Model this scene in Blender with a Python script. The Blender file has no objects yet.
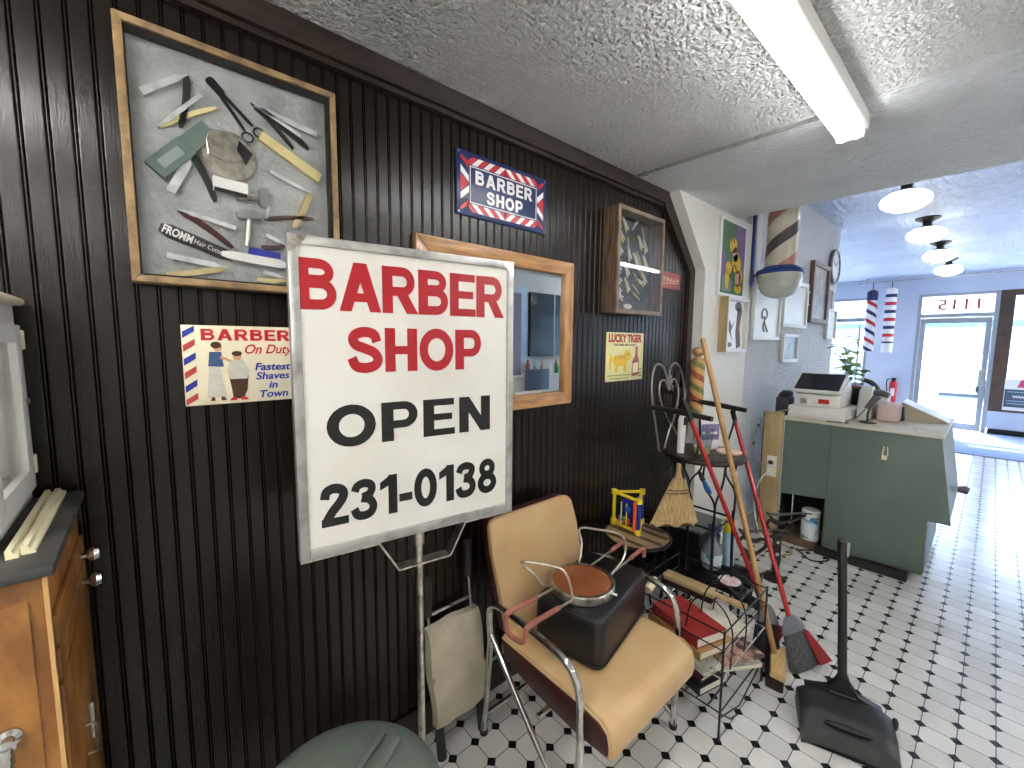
import bpy, bmesh, math, random
from mathutils import Vector, Matrix, Euler
random.seed(7)
COL = bpy.context.scene.collection
T = 0.1016          # floor tile pitch in metres
PI = math.pi
ORI = {}

# ------------------------------------------------------------------ materials
def lin(h):
    if isinstance(h, str):
        h = h.lstrip('#'); c = [int(h[i:i+2], 16)/255 for i in (0, 2, 4)]
    else: c = list(h)
    return tuple((x/12.92 if x <= .04045 else ((x+.055)/1.055)**2.4) for x in c) + (1,)
MATS = {}
def mat(name, col, rough=.5, metal=0, col2=None, nscale=20, stretch=(1, 1, 1), bump=0, bscale=60, coat=0,
        emit=None, es=0, spec=.5, detail=6, contrast=(.35, .65), trans=0, alpha=1):
    if name in MATS: return MATS[name]
    m = bpy.data.materials.new(name); m.use_nodes = True
    nt = m.node_tree; b = nt.nodes['Principled BSDF']
    b.inputs['Base Color'].default_value = lin(col); b.inputs['Roughness'].default_value = rough
    b.inputs['Metallic'].default_value = metal; b.inputs['Specular IOR Level'].default_value = spec
    b.inputs['Coat Weight'].default_value = coat; b.inputs['Transmission Weight'].default_value = trans
    b.inputs['Alpha'].default_value = alpha
    if emit: b.inputs['Emission Color'].default_value = lin(emit); b.inputs['Emission Strength'].default_value = es
    if col2 or bump:
        tc = nt.nodes.new('ShaderNodeTexCoord'); mp = nt.nodes.new('ShaderNodeMapping')
        mp.inputs['Scale'].default_value = stretch; nt.links.new(tc.outputs['Object'], mp.inputs['Vector'])
    if col2:
        n = nt.nodes.new('ShaderNodeTexNoise'); n.inputs['Scale'].default_value = nscale; n.inputs['Detail'].default_value = detail
        nt.links.new(mp.outputs[0], n.inputs['Vector'])
        r = nt.nodes.new('ShaderNodeValToRGB'); r.color_ramp.elements[0].position = contrast[0]; r.color_ramp.elements[1].position = contrast[1]
        r.color_ramp.elements[0].color = lin(col); r.color_ramp.elements[1].color = lin(col2)
        nt.links.new(n.outputs['Fac'], r.inputs['Fac']); nt.links.new(r.outputs['Color'], b.inputs['Base Color'])
    if bump:
        n = nt.nodes.new('ShaderNodeTexNoise'); n.inputs['Scale'].default_value = bscale; n.inputs['Detail'].default_value = 4
        nt.links.new(mp.outputs[0], n.inputs['Vector'])
        bp = nt.nodes.new('ShaderNodeBump'); bp.inputs['Strength'].default_value = min(1, bump); bp.inputs['Distance'].default_value = .01*max(1, bump)
        nt.links.new(n.outputs['Fac'], bp.inputs['Height']); nt.links.new(bp.outputs[0], b.inputs['Normal'])
    MATS[name] = m; return m
def glass_mat(name, tint='#ffffff', refl=.08):
    m = bpy.data.materials.new(name); m.use_nodes = True; nt = m.node_tree
    nt.nodes.remove(nt.nodes['Principled BSDF']); out = nt.nodes['Material Output']
    t = nt.nodes.new('ShaderNodeBsdfTransparent'); t.inputs[0].default_value = lin(tint)
    g = nt.nodes.new('ShaderNodeBsdfGlossy'); g.inputs['Roughness'].default_value = .02
    lw = nt.nodes.new('ShaderNodeLayerWeight'); lw.inputs[0].default_value = .5
    pw = nt.nodes.new('ShaderNodeMath'); pw.operation = 'POWER'; pw.inputs[1].default_value = 4.5; nt.links.new(lw.outputs['Facing'], pw.inputs[0])
    f = nt.nodes.new('ShaderNodeMath'); f.operation = 'MULTIPLY_ADD'; f.inputs[1].default_value = .8; f.inputs[2].default_value = .04; nt.links.new(pw.outputs[0], f.inputs[0])
    mx = nt.nodes.new('ShaderNodeMixShader')
    nt.links.new(f.outputs[0], mx.inputs[0]); nt.links.new(t.outputs[0], mx.inputs[1]); nt.links.new(g.outputs[0], mx.inputs[2])
    nt.links.new(mx.outputs[0], out.inputs['Surface']); MATS[name] = m; return m
def floor_mat():
    m = bpy.data.materials.new('octagon_tile'); m.use_nodes = True; nt = m.node_tree; L = nt.links
    b = nt.nodes['Principled BSDF']
    def math_(op, a, c=None, cl=False):
        n = nt.nodes.new('ShaderNodeMath'); n.operation = op; n.use_clamp = cl
        for i, v in enumerate((a, c)):
            if v is None: continue
            if isinstance(v, (int, float)): n.inputs[i].default_value = v
            else: L.new(v, n.inputs[i])
        return n.outputs[0]
    g = nt.nodes.new('ShaderNodeNewGeometry'); s = nt.nodes.new('ShaderNodeSeparateXYZ'); L.new(g.outputs['Position'], s.inputs[0])
    u = math_('MULTIPLY', s.outputs[0], 1/T); v = math_('ADD', math_('MULTIPLY', s.outputs[1], -1/T), -5.6)
    fu = math_('ABSOLUTE', math_('SUBTRACT', math_('FRACT', math_('ADD', u, .5)), .5))
    fv = math_('ABSOLUTE', math_('SUBTRACT', math_('FRACT', math_('ADD', v, .5)), .5))
    sm = math_('ADD', fu, fv)
    dot = math_('LESS_THAN', sm, .205)
    gr = math_('LESS_THAN', math_('MINIMUM', fu, fv), .0135)
    dark = math_('MAXIMUM', dot, gr)
    cb = nt.nodes.new('ShaderNodeCombineXYZ'); L.new(math_('FLOOR', u), cb.inputs[0]); L.new(math_('FLOOR', v), cb.inputs[1])
    wn = nt.nodes.new('ShaderNodeTexWhiteNoise'); wn.noise_dimensions = '3D'; L.new(cb.outputs[0], wn.inputs['Vector'])
    tc = nt.nodes.new('ShaderNodeTexNoise'); tc.inputs['Scale'].default_value = 9; tc.inputs['Detail'].default_value = 5; L.new(g.outputs['Position'], tc.inputs['Vector'])
    var = math_('ADD', math_('MULTIPLY', wn.outputs['Value'], .45), math_('MULTIPLY', tc.outputs['Fac'], .55))
    r = nt.nodes.new('ShaderNodeValToRGB'); r.color_ramp.elements[0].position = .2; r.color_ramp.elements[1].position = .8
    r.color_ramp.elements[0].color = lin('#c2c2be'); r.color_ramp.elements[1].color = lin('#dededb'); L.new(var, r.inputs[0])
    mx = nt.nodes.new('ShaderNodeMix'); mx.data_type = 'RGBA'; L.new(dark, mx.inputs['Factor']); L.new(r.outputs[0], mx.inputs[6]); mx.inputs[7].default_value = lin('#0b0b0c')
    L.new(mx.outputs[2], b.inputs['Base Color'])
    L.new(math_('ADD', math_('MULTIPLY', gr, .35), .23), b.inputs['Roughness'])
    bp = nt.nodes.new('ShaderNodeBump'); bp.inputs['Strength'].default_value = .5; bp.inputs['Distance'].default_value = .002
    L.new(math_('SUBTRACT', 1, gr), bp.inputs['Height']); L.new(bp.outputs[0], b.inputs['Normal'])
    MATS['floor'] = m; return m
def plaster(name, col, col2, scale, dist, rough=.6, s2=3, aniso=(1, 1, 1)):
    m = mat(name, col, rough, col2=col2, nscale=s2, contrast=(.3, .7)); nt = m.node_tree; L = nt.links; b = nt.nodes['Principled BSDF']
    g = nt.nodes.new('ShaderNodeNewGeometry'); mp = nt.nodes.new('ShaderNodeMapping'); mp.inputs['Scale'].default_value = aniso
    L.new(g.outputs['Position'], mp.inputs[0])
    n = nt.nodes.new('ShaderNodeTexNoise'); n.inputs['Scale'].default_value = scale; n.inputs['Detail'].default_value = 3; L.new(mp.outputs[0], n.inputs['Vector'])
    v = nt.nodes.new('ShaderNodeTexVoronoi'); v.inputs['Scale'].default_value = scale*1.3; L.new(mp.outputs[0], v.inputs['Vector'])
    r = nt.nodes.new('ShaderNodeValToRGB'); r.color_ramp.elements[0].position = .42; r.color_ramp.elements[1].position = .62; L.new(n.outputs['Fac'], r.inputs[0])
    a = nt.nodes.new('ShaderNodeMath'); a.operation = 'MULTIPLY_ADD'; L.new(v.outputs['Distance'], a.inputs[0]); a.inputs[1].default_value = -.5; L.new(r.outputs[0], a.inputs[2])
    bp = nt.nodes.new('ShaderNodeBump'); bp.inputs['Strength'].default_value = 1; bp.inputs['Distance'].default_value = dist
    L.new(a.outputs[0], bp.inputs['Height']); L.new(bp.outputs[0], b.inputs['Normal']); return m

def stripe_mat(name, bands, pitch, twist=1.0, rough=.4, phase=0):
    m = bpy.data.materials.new(name); m.use_nodes = True; nt = m.node_tree; b = nt.nodes['Principled BSDF']; b.inputs['Roughness'].default_value = rough
    tc = nt.nodes.new('ShaderNodeTexCoord'); s = nt.nodes.new('ShaderNodeSeparateXYZ'); nt.links.new(tc.outputs['Object'], s.inputs[0])
    at = nt.nodes.new('ShaderNodeMath'); at.operation = 'ARCTAN2'; nt.links.new(s.outputs[1], at.inputs[0]); nt.links.new(s.outputs[0], at.inputs[1])
    a = nt.nodes.new('ShaderNodeMath'); a.operation = 'MULTIPLY_ADD'; nt.links.new(at.outputs[0], a.inputs[0]); a.inputs[1].default_value = twist/(2*PI); a.inputs[2].default_value = phase+10
    z = nt.nodes.new('ShaderNodeMath'); z.operation = 'MULTIPLY_ADD'; nt.links.new(s.outputs[2], z.inputs[0]); z.inputs[1].default_value = 1/pitch; nt.links.new(a.outputs[0], z.inputs[2])
    f = nt.nodes.new('ShaderNodeMath'); f.operation = 'FRACT'; nt.links.new(z.outputs[0], f.inputs[0])
    r = nt.nodes.new('ShaderNodeValToRGB'); r.color_ramp.interpolation = 'CONSTANT'; el = r.color_ramp.elements
    el[0].position = 0; el[0].color = lin(bands[0][1]); el[1].position = bands[1][0]; el[1].color = lin(bands[1][1])
    for p_, c in bands[2:]: e = el.new(p_); e.color = lin(c)
    nt.links.new(f.outputs[0], r.inputs[0]); nt.links.new(r.outputs[0], b.inputs['Base Color']); return m

M_floor = floor_mat()
M_bead = mat('black_brown_beadboard', '#0d0806', .24, col2='#1c120c', nscale=9, stretch=(8, 8, .6), spec=.42, bump=.12, bscale=60)
M_trimdark = mat('dark_stained_trim', '#1d140f', .4, col2='#35261d', nscale=14, stretch=(.6, 5, 5), bump=.3, bscale=60)
M_ceil = plaster('popcorn_ceiling', '#e2e2df', '#f0f0ee', 62, .02, .75)
M_ceil2 = plaster('brushed_ceiling', '#e0e3e4', '#eef0f0', 48, .014, .6, aniso=(1, .45, 1))
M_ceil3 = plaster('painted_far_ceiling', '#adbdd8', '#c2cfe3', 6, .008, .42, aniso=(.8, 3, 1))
M_white = plaster('white_painted_board', '#dedcd4', '#e6e4dd', 8, .001, .45)
M_text = plaster('rough_white_stucco', '#dcdcdc', '#e6e6e6', 75, .012, .45)
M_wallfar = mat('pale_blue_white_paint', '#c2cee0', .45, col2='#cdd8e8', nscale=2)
M_wallrm = mat('off_white_wall', '#d8d6d0', .6, col2='#dedcd6', nscale=2)
M_oak = mat('light_oak', '#8a6238', .42, col2='#c39a66', nscale=6, stretch=(1, 1, 1), bump=.1, bscale=80, coat=.2)
M_oakh = mat('golden_oak_frame', '#94673b', .4, col2='#c08f5a', nscale=10, stretch=(.7, 4, 5), coat=.3, bump=.1, bscale=80)
M_oakv = mat('golden_oak_frame_upright', '#94673b', .4, col2='#c08f5a', nscale=10, stretch=(5, 4, .7), coat=.3, bump=.1, bscale=80)
M_case = mat('weathered_oak_frame', '#6f583d', .5, col2='#a1845c', nscale=12, stretch=(2, 4, 2), bump=.2, bscale=90)
M_caseB = mat('brown_case_wood', '#4a3a2c', .42, col2='#7e6850', nscale=14, stretch=(6, 6, .5), bump=.2)
M_felt = mat('grey_felt', '#8b8f8e', .95, col2='#b3b6b5', nscale=9, bump=.6, bscale=70)
M_feltd = mat('dark_grey_felt', '#33383c', .95, col2='#454b4f', nscale=9, bump=.4, bscale=70)
M_glass = glass_mat('clear_pane')
M_cabinet = mat('aged_orange_veneer', '#7c4f22', .42, col2='#a9743a', nscale=9, stretch=(1.5, 1.5, .8), contrast=(.38, .6), coat=.2, bump=.15)
M_blk = mat('black_paint', '#151516', .4)
M_blkmat = mat('matte_black', '#101011', .8)
M_iron = mat('black_cast_iron', '#1d1b1b', .38, metal=.4, col2='#2c2826', nscale=40, bump=.3)
M_wire = mat('black_wire', '#17171a', .35, metal=.3)
M_chrome = mat('chrome', '#d6d6d8', .12, metal=1, col2='#b5b2ac', nscale=30)
M_chromew = mat('worn_chrome', '#cfcac0', .3, metal=1, col2='#8d8478', nscale=45, contrast=(.45, .75))
M_steel = mat('steel', '#b9bcbe', .28, metal=1)
M_blade = mat('worn_razor_steel', '#dadcdc', .35, metal=.15, col2='#b4b8ba', nscale=30)
M_dsteel = mat('dark_steel', '#2e2f33', .35, metal=.8)
M_alu = mat('dull_aluminium', '#b9b9b6', .42, metal=.75, col2='#8f8d88', nscale=18, contrast=(.5, .75))
M_signw = mat('white_sign_enamel', '#dfddd8', .35, col2='#d8d5cd', nscale=6, coat=.2)
M_red = mat('sign_red', '#a31420', .35)
M_black = mat('sign_black', '#0c0d0d', .35)
M_navy = mat('navy_enamel', '#1d2c5e', .3)
M_redb = mat('red_enamel', '#c6242c', .3)
M_whiteb = mat('white_enamel', '#ecebe8', .3)
M_tan = mat('tan_vinyl', '#cbac80', .42, col2='#c3a072', nscale=5, bump=.06, bscale=160, spec=.4)
M_maroon = mat('dark_maroon_vinyl', '#3a1712', .45, bump=.05, bscale=120)
M_bvinyl = mat('black_vinyl', '#131315', .36, bump=.12, bscale=260)
M_brownpad = mat('brown_vinyl', '#77401f', .35, col2='#8c5230', nscale=14)
M_pinkrub = mat('faded_pink_rubber', '#9d6256', .55, col2='#8a4f45', nscale=20)
M_canvas = mat('cream_vinyl', '#b5ad98', .55, col2='#a39b86', nscale=10, bump=.3, bscale=14)
M_blackrub = mat('black_rubber', '#1c1c1d', .6)
M_bin = mat('grey_green_plastic', '#47514b', .55, col2='#5c665e', nscale=9, bump=.15, bscale=30)
M_dust = mat('black_plastic', '#1b1c1d', .42, bump=.15, bscale=180)
M_green = mat('sage_laminate', '#5d6c62', .45, col2='#63736a', nscale=3, spec=.4)
M_ctop = mat('cream_countertop', '#c9c4b4', .35)
M_ply = mat('pale_plywood', '#b29d74', .6, col2='#a08a62', nscale=8, stretch=(3, 3, .6))
M_plastw = mat('white_plastic', '#e3e2de', .35)
M_screen = mat('black_screen', '#101214', .08)
M_redp = mat('red_broom_handle', '#a3161c', .3, coat=.3)
M_woodh = mat('varnished_broomstick', '#a07747', .38, col2='#b78f5c', nscale=10, stretch=(4, 4, .6), coat=.3)
M_woodd = mat('worn_reddish_broomstick', '#8f5330', .45, col2='#a3683d', nscale=10)
M_bris = mat('grey_black_bristles', '#2c2d31', .7, col2='#7b7d82', nscale=60, stretch=(6, 6, .4), bump=1, bscale=150)
M_brisb = mat('black_bristles', '#141417', .7, col2='#2a2a30', nscale=60, stretch=(6, 6, .4), bump=1, bscale=150)
M_brisr = mat('red_bristles', '#b3202a', .6, col2='#8e1a22', nscale=60, stretch=(6, 6, .4), bump=1, bscale=150)
M_brisbr = mat('brown_bristles', '#2b170e', .8, col2='#45281a', nscale=70, stretch=(6, 6, .4), bump=1, bscale=150)
M_straw = mat('broom_straw', '#b08a50', .8, col2='#e6cd9a', nscale=45, stretch=(7, 7, .35), bump=1, bscale=120)
M_blockw = mat('pale_wood_block', '#c9ab72', .55, col2='#b8975c', nscale=12, stretch=(.8, 5, 5))
M_brushw = mat('weathered_brush_wood', '#8f7a54', .6, col2='#b09a70', nscale=12)
M_blue = mat('bright_blue_plastic', '#1f63b4', .35)
M_blue2 = mat('deep_blue_plastic', '#20329a', .3)
M_yel = mat('yellow_plastic', '#efd235', .3)
M_orange = mat('orange_plastic', '#e2562d', .35)
M_greenp = mat('green_plastic', '#2f9a57', .35)
M_lblue = mat('pale_blue_plastic', '#a9c3d6', .3)
M_clear = glass_mat('clear_plastic', '#f3f7f8')
M_leaf = mat('green_leaf', '#6f9f42', .4, col2='#b9d37c', nscale=14)
M_paper = mat('paper', '#d9d5c9', .7, col2='#c9c4b6', nscale=60, stretch=(1, 1, 8))
M_bookred = mat('red_book_cloth', '#8c1f1c', .5, col2='#9c2e28', nscale=10)
M_booktan = mat('tan_book_cover', '#a5824f', .6)
M_coverg = mat('green_white_cover', '#dfe3da', .4, col2='#7d9470', nscale=12, contrast=(.48, .52))
M_coverp = mat('photo_magazine_cover', '#c9a08c', .3, col2='#4e3b3a', nscale=22, contrast=(.42, .56))
M_coverd = mat('dark_magazine_cover', '#22252c', .35)
M_coverm = mat('maroon_magazine_cover', '#5b1b23', .35, col2='#3a1218', nscale=8)
M_milk = mat('white_opal_glass', '#f4f2ea', .3, emit='#fffaf0', es=2.4)
M_opal = mat('unlit_opal_glass', '#b9bfb6', .15, coat=.4)
M_tube = mat('lit_tube', '#ffffff', .4, emit='#ffffff', es=12)
M_filltube = mat('fill_tube', '#ffffff', .4, emit='#fffdf8', es=34)  # stronger glow, only for the added lamps out of view
M_mirror = mat('mirror_silver', '#e6eae9', .01, metal=1)
M_bone = mat('bone_handle', '#cdbd8c', .45, col2='#b39c63', nscale=25)
M_ivory = mat('ivory_celluloid', '#e0d39a', .4, col2='#d3c486', nscale=20)
M_tort = mat('dark_red_handle', '#431a1a', .3)
M_blkh = mat('black_handle', '#17181a', .35)
M_teal = mat('faded_green_card', '#4e625c', .6, col2='#65786f', nscale=12)
M_cream = mat('cream_card', '#e4dcb8', .5)
M_creamw = mat('cream_enamel', '#efe6c8', .4)
M_skin = mat('printed_skin', '#d9a078', .5)
M_brownp = mat('printed_brown', '#4b2f22', .5)
M_redpale = mat('faded_red_enamel', '#a85458', .45, col2='#914247', nscale=10)
M_stone = mat('asphalt', '#8b8e92', .9, col2='#9a9da1', nscale=3)
M_conc = mat('sidewalk_concrete', '#c9c9c6', .9)
M_facade = mat('pale_facade', '#dddcd8', .8)
M_facglass = mat('dark_window_glass', '#8a949c', .3)
M_carb = mat('silver_blue_car_paint', '#a9bdd6', .25, coat=.6)
M_carw = mat('white_car_paint', '#e9ebee', .25, coat=.6)
M_tyre = mat('tyre', '#1c1c1e', .8)
M_mat = mat('grey_blue_doormat', '#7f93ad', .95, col2='#8a9db5', nscale=40)
M_brownf = mat('brown_window_frame', '#4a3831', .5, col2='#5b4739', nscale=8)
M_doorf = mat('aluminium_door_frame', '#a7adb3', .4, metal=.5)
M_slate = mat('dark_slate_panel', '#2b3332', .12, col2='#3a4342', nscale=3)
M_tin = mat('dark_tin', '#1b191a', .3, metal=.5)
M_pinkc = mat('pink_white_label', '#e2b5ba', .5, col2='#efe6e4', nscale=30, contrast=(.45, .55))
M_purple = mat('purple_print', '#6a5c8c', .45, col2='#8f84a8', nscale=18)
M_liquid = mat('pale_yellow_liquid', '#d2d295', .2)
M_bag = mat('pale_pink_bag', '#dcc3bf', .6)

# ------------------------------------------------------------------ mesh builder
def catmull(P, n=6, closed=False):
    P = [Vector(p) for p in P]; out = []; N = len(P)
    rng = range(N) if closed else range(N-1)
    for i in rng:
        p0 = P[(i-1) % N] if (closed or i > 0) else P[0]; p1 = P[i]; p2 = P[(i+1) % N]
        p3 = P[(i+2) % N] if (closed or i+2 < N) else P[-1]
        for k in range(n):
            t = k/n
            out.append(.5*((2*p1)+(-p0+p2)*t+(2*p0-5*p1+4*p2-p3)*t*t+(-p0+3*p1-3*p2+p3)*t**3))
    if not closed: out.append(P[-1])
    return out
class MB:
    def __init__(s): s.bm = bmesh.new(); s.mats = []; s.mi = 0
    def m(s, material):
        if material not in s.mats: s.mats.append(material)
        s.mi = s.mats.index(material); return s
    def face(s, vs):
        try:
            f = s.bm.faces.new(vs); f.material_index = s.mi; return f
        except ValueError: return None
    def box(s, c, d, rot=None, bev=0, seg=2, taper=None):
        R = Euler(rot).to_matrix() if rot is not None and not isinstance(rot, Matrix) else (rot or Matrix.Identity(3))
        vs = []
        for x in (-1, 1):
            for y in (-1, 1):
                for z in (-1, 1):
                    tx = ty = 1
                    if taper and z > 0: tx, ty = taper
                    vs.append(s.bm.verts.new(R @ Vector((x*d[0]/2*tx, y*d[1]/2*ty, z*d[2]/2)) + Vector(c)))
        fs = [s.face([vs[i] for i in f]) for f in ((0, 1, 3, 2), (4, 6, 7, 5), (0, 4, 5, 1), (2, 3, 7, 6), (0, 2, 6, 4), (1, 5, 7, 3))]
        if bev:
            es = list({e for f in fs for e in f.edges})
            r = bmesh.ops.bevel(s.bm, geom=es, offset=bev, segments=seg, profile=.5, affect='EDGES', clamp_overlap=True)
            for f in r['faces']: f.material_index = s.mi
        return s
    def b2(s, a, b, bev=0, seg=2, rot=None):
        a = Vector(a); b = Vector(b)
        return s.box((a+b)/2, [abs(q) for q in (b-a)], rot, bev, seg)
    def tube(s, P, r, closed=False, seg=8, smooth=0, flat=1):
        P = catmull(P, smooth, closed) if smooth else [Vector(p) for p in P]
        N = len(P); rs = r if isinstance(r, (list, tuple)) else [r]*N
        if len(rs) != N: rs = [rs[min(len(rs)-1, int(i/(N-1)*(len(rs)-1)+.5))] for i in range(N)]
        tan = []
        for i in range(N):
            a = P[(i-1) % N] if (closed or i > 0) else P[i]; b = P[(i+1) % N] if (closed or i < N-1) else P[i]
            d = (b-a); tan.append(d.normalized() if d.length > 1e-9 else Vector((0, 0, 1)))
        up = Vector((0, 0, 1)) if abs(tan[0].z) < .9 else Vector((1, 0, 0))
        n = (up - tan[0]*up.dot(tan[0])).normalized(); rings = []
        for i in range(N):
            n = (n - tan[i]*n.dot(tan[i]))
            n = n.normalized() if n.length > 1e-6 else tan[i].orthogonal().normalized()
            b = tan[i].cross(n)
            rings.append([s.bm.verts.new(P[i] + (n*math.cos(2*PI*k/seg)*flat + b*math.sin(2*PI*k/seg))*rs[i]) for k in range(seg)])
        for i in range(N if closed else N-1):
            A = rings[i]; B = rings[(i+1) % N]
            for k in range(seg): s.face([A[k], A[(k+1) % seg], B[(k+1) % seg], B[k]])
        if not closed: s.face(rings[0][::-1]); s.face(rings[-1])
        return s
    def cyl(s, a, b, r, r2=None, seg=20): return s.tube([a, b], [r, r if r2 is None else r2], seg=seg)
    def lathe(s, prof, c=(0, 0, 0), seg=32, rot=None, sc=(1, 1, 1), bandf=None):
        R = Euler(rot).to_matrix() if rot is not None and not isinstance(rot, Matrix) else (rot or Matrix.Identity(3))
        c = Vector(c); rings = []
        for r, z in prof:
            if r < 1e-6: rings.append([s.bm.verts.new(R @ Vector((0, 0, z)) + c)])
            else: rings.append([s.bm.verts.new(R @ Vector((r*math.cos(2*PI*k/seg)*sc[0], r*math.sin(2*PI*k/seg)*sc[1], z)) + c) for k in range(seg)])
        for i in range(len(rings)-1):
            A, B = rings[i], rings[i+1]
            for k in range(seg):
                if len(A) == 1 and len(B) == 1: continue
                if bandf: s.m(bandf(k/seg, (prof[i][1]+prof[i+1][1])/2))
                if len(A) == 1: s.face([A[0], B[(k+1) % seg], B[k]][::-1])
                elif len(B) == 1: s.face([A[k], A[(k+1) % seg], B[0]])
                else: s.face([A[k], A[(k+1) % seg], B[(k+1) % seg], B[k]])
        if len(rings[0]) > 1: s.face(rings[0][::-1])
        if len(rings[-1]) > 1: s.face(rings[-1])
        return s
    def prism(s, pts, a, b, plane='xz', f=None, bev=0):
        if f is None:
            f = {'xz': lambda u, v, d: (u, d, v), 'xy': lambda u, v, d: (u, v, d), 'yz': lambda u, v, d: (d, u, v)}[plane]
        A = [s.bm.verts.new(f(u, v, a)) for u, v in pts]; B = [s.bm.verts.new(f(u, v, b)) for u, v in pts]
        n = len(pts); fs = [s.face(A), s.face(B[::-1])]
        for i in range(n): fs.append(s.face([A[i], B[i], B[(i+1) % n], A[(i+1) % n]]))
        if bev:
            es = list({e for q in fs if q for e in q.edges})
            r = bmesh.ops.bevel(s.bm, geom=es, offset=bev, segments=2, profile=.5, affect='EDGES', clamp_overlap=True)
            for q in r['faces']: q.material_index = s.mi
        return s
    def ell(s, c, r, seg=16, rot=None):
        n = max(6, seg//2)
        return s.lathe([(math.sin(PI*i/n) if 0 < i < n else 0, -math.cos(PI*i/n)) for i in range(n+1)], (0, 0, 0), seg)._xf_last(n, seg, c, r, rot)
    def _xf_last(s, n, seg, c, r, rot):
        s.bm.verts.ensure_lookup_table(); cnt = (n-1)*seg+2
        R = Euler(rot).to_matrix() if rot else Matrix.Identity(3)
        for v in s.bm.verts[-cnt:]: v.co = R @ Vector((v.co.x*r[0], v.co.y*r[1], v.co.z*r[2])) + Vector(c)
        return s
    def grid(s, f, nu, nv, th=0, wrap=False):
        V = [[s.bm.verts.new(f(i/nu, j/nv)) for j in range(nv+1)] for i in range(nu+1)]
        for i in range(nu):
            for j in range(nv): s.face([V[i][j], V[i+1][j], V[i+1][j+1], V[i][j+1]])
        return s
    def xf(s, Mx): s.bm.transform(Mx); return s
    def build(s, name, m=None, parent=None, angle=38, label=None, cat=None, group=None, kind=None, loc=None):
        bmesh.ops.recalc_face_normals(s.bm, faces=s.bm.faces)
        me = bpy.data.meshes.new(name)
        off = ORI.get(parent.name, Vector((0, 0, 0))) if parent else None
        if off is None:
            if loc is not None: off = Vector(loc)
            else:
                xs = [v.co for v in s.bm.verts]
                off = Vector(((min(v.x for v in xs)+max(v.x for v in xs))/2, (min(v.y for v in xs)+max(v.y for v in xs))/2, min(v.z for v in xs)))
            if kind == 'structure': off = Vector((0, 0, 0))
        if off.length: s.bm.transform(Matrix.Translation(-off))
        s.bm.to_mesh(me); s.bm.free()
        if s.mats:
            for q in s.mats: me.materials.append(q)
        else: me.materials.append(m)
        if m and s.mats and m not in s.mats: pass
        for p in me.polygons: p.use_smooth = True
        try: me.set_sharp_from_angle(angle=math.radians(angle))
        except Exception: pass
        o = bpy.data.objects.new(name, me); COL.objects.link(o)
        if parent: o.parent = parent; ORI[o.name] = off
        else: o.location = off; ORI[o.name] = off.copy()
        tag(o, label, cat, group, kind); return o
def tag(o, label=None, cat=None, group=None, kind=None):
    for k, v in (('label', label), ('category', cat), ('group', group), ('kind', kind)):
        if v: o[k] = v
    return o
def thing(name, label, cat, loc=(0, 0, 0), group=None):
    o = bpy.data.objects.new(name, None); COL.objects.link(o); o.location = loc; o.empty_display_size = .05
    ORI[o.name] = Vector(loc); return tag(o, label, cat, group)
def dup(root, loc, rot=None, label=None, scale=None):
    r = root.copy(); COL.objects.link(r); r.location = loc
    if rot is not None: r.rotation_euler = rot
    if scale is not None: r.scale = scale
    if label: r['label'] = label
    for ch in root.children:
        c = ch.copy(); COL.objects.link(c); c.parent = r
        for g in ch.children:
            d = g.copy(); COL.objects.link(d); d.parent = c
    return r
def S(name, mb, m=None, **k): return mb.build(name, m, kind='structure', **k)

def text(name, s, box, f, m, parent, bold=0, depth=.001, shear=0, label=None, spacing=1):
    """lettering laid into box (u0,u1,v0,v1); f maps (u, v, d) to the world"""
    cu = bpy.data.curves.new('t', 'FONT'); cu.body = s; cu.size = 1; cu.extrude = .5; cu.offset = bold; cu.resolution_u = 4
    cu.shear = shear; cu.space_character = spacing; cu.space_line = .9; cu.align_x = 'CENTER'
    to = bpy.data.objects.new('t', cu); COL.objects.link(to)
    dg = bpy.context.evaluated_depsgraph_get(); dg.update()
    me = bpy.data.meshes.new_from_object(to.evaluated_get(dg))
    bpy.data.objects.remove(to); bpy.data.curves.remove(cu)
    xs = [v.co.x for v in me.vertices]; ys = [v.co.y for v in me.vertices]
    x0, x1, y0, y1 = min(xs), max(xs), min(ys), max(ys); u0, u1, v0, v1 = box
    bm = bmesh.new(); bm.from_mesh(me); bpy.data.meshes.remove(me)
    for v in bm.verts:
        v.co = Vector(f(u0+(v.co.x-x0)/(x1-x0)*(u1-u0), v0+(v.co.y-y0)/(y1-y0)*(v1-v0), 0 if v.co.z < 0 else depth))
    mb = MB(); mb.bm.free(); mb.bm = bm
    for fc in bm.faces: fc.material_index = 0
    return mb.build(name, m, parent, angle=20, label=label)
def ribbon(mb, P, t, f, d0, d1, closed=False):
    P = [Vector(p) for p in P]; P = [p for i, p in enumerate(P) if i == 0 or (p-P[i-1]).length > 1e-5]; N = len(P); Lf = []; Rt = []
    for i in range(N):
        a = P[i-1] if (closed or i > 0) else None; b = P[(i+1) % N] if (closed or i < N-1) else None
        d1_ = (P[i]-a).normalized() if a is not None else (b-P[i]).normalized(); d2_ = (b-P[i]).normalized() if b is not None else d1_
        n1 = Vector((-d1_.y, d1_.x)); n2 = Vector((-d2_.y, d2_.x)); n = (n1+n2).normalized(); k = t/2/max(.4, n.dot(n1))
        Lf.append(P[i]+n*k); Rt.append(P[i]-n*k)
    for i in range(N if closed else N-1):
        j = (i+1) % N; mb.prism([tuple(Lf[i]), tuple(Rt[i]), tuple(Rt[j]), tuple(Lf[j])], d0, d1, f=f)
def arc(cx, cy, rx, ry, a0=90, a1=-90, n=12): return [(cx+rx*math.cos(math.radians(a0+(a1-a0)*i/n)), cy+ry*math.sin(math.radians(a0+(a1-a0)*i/n))) for i in range(n+1)]
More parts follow.
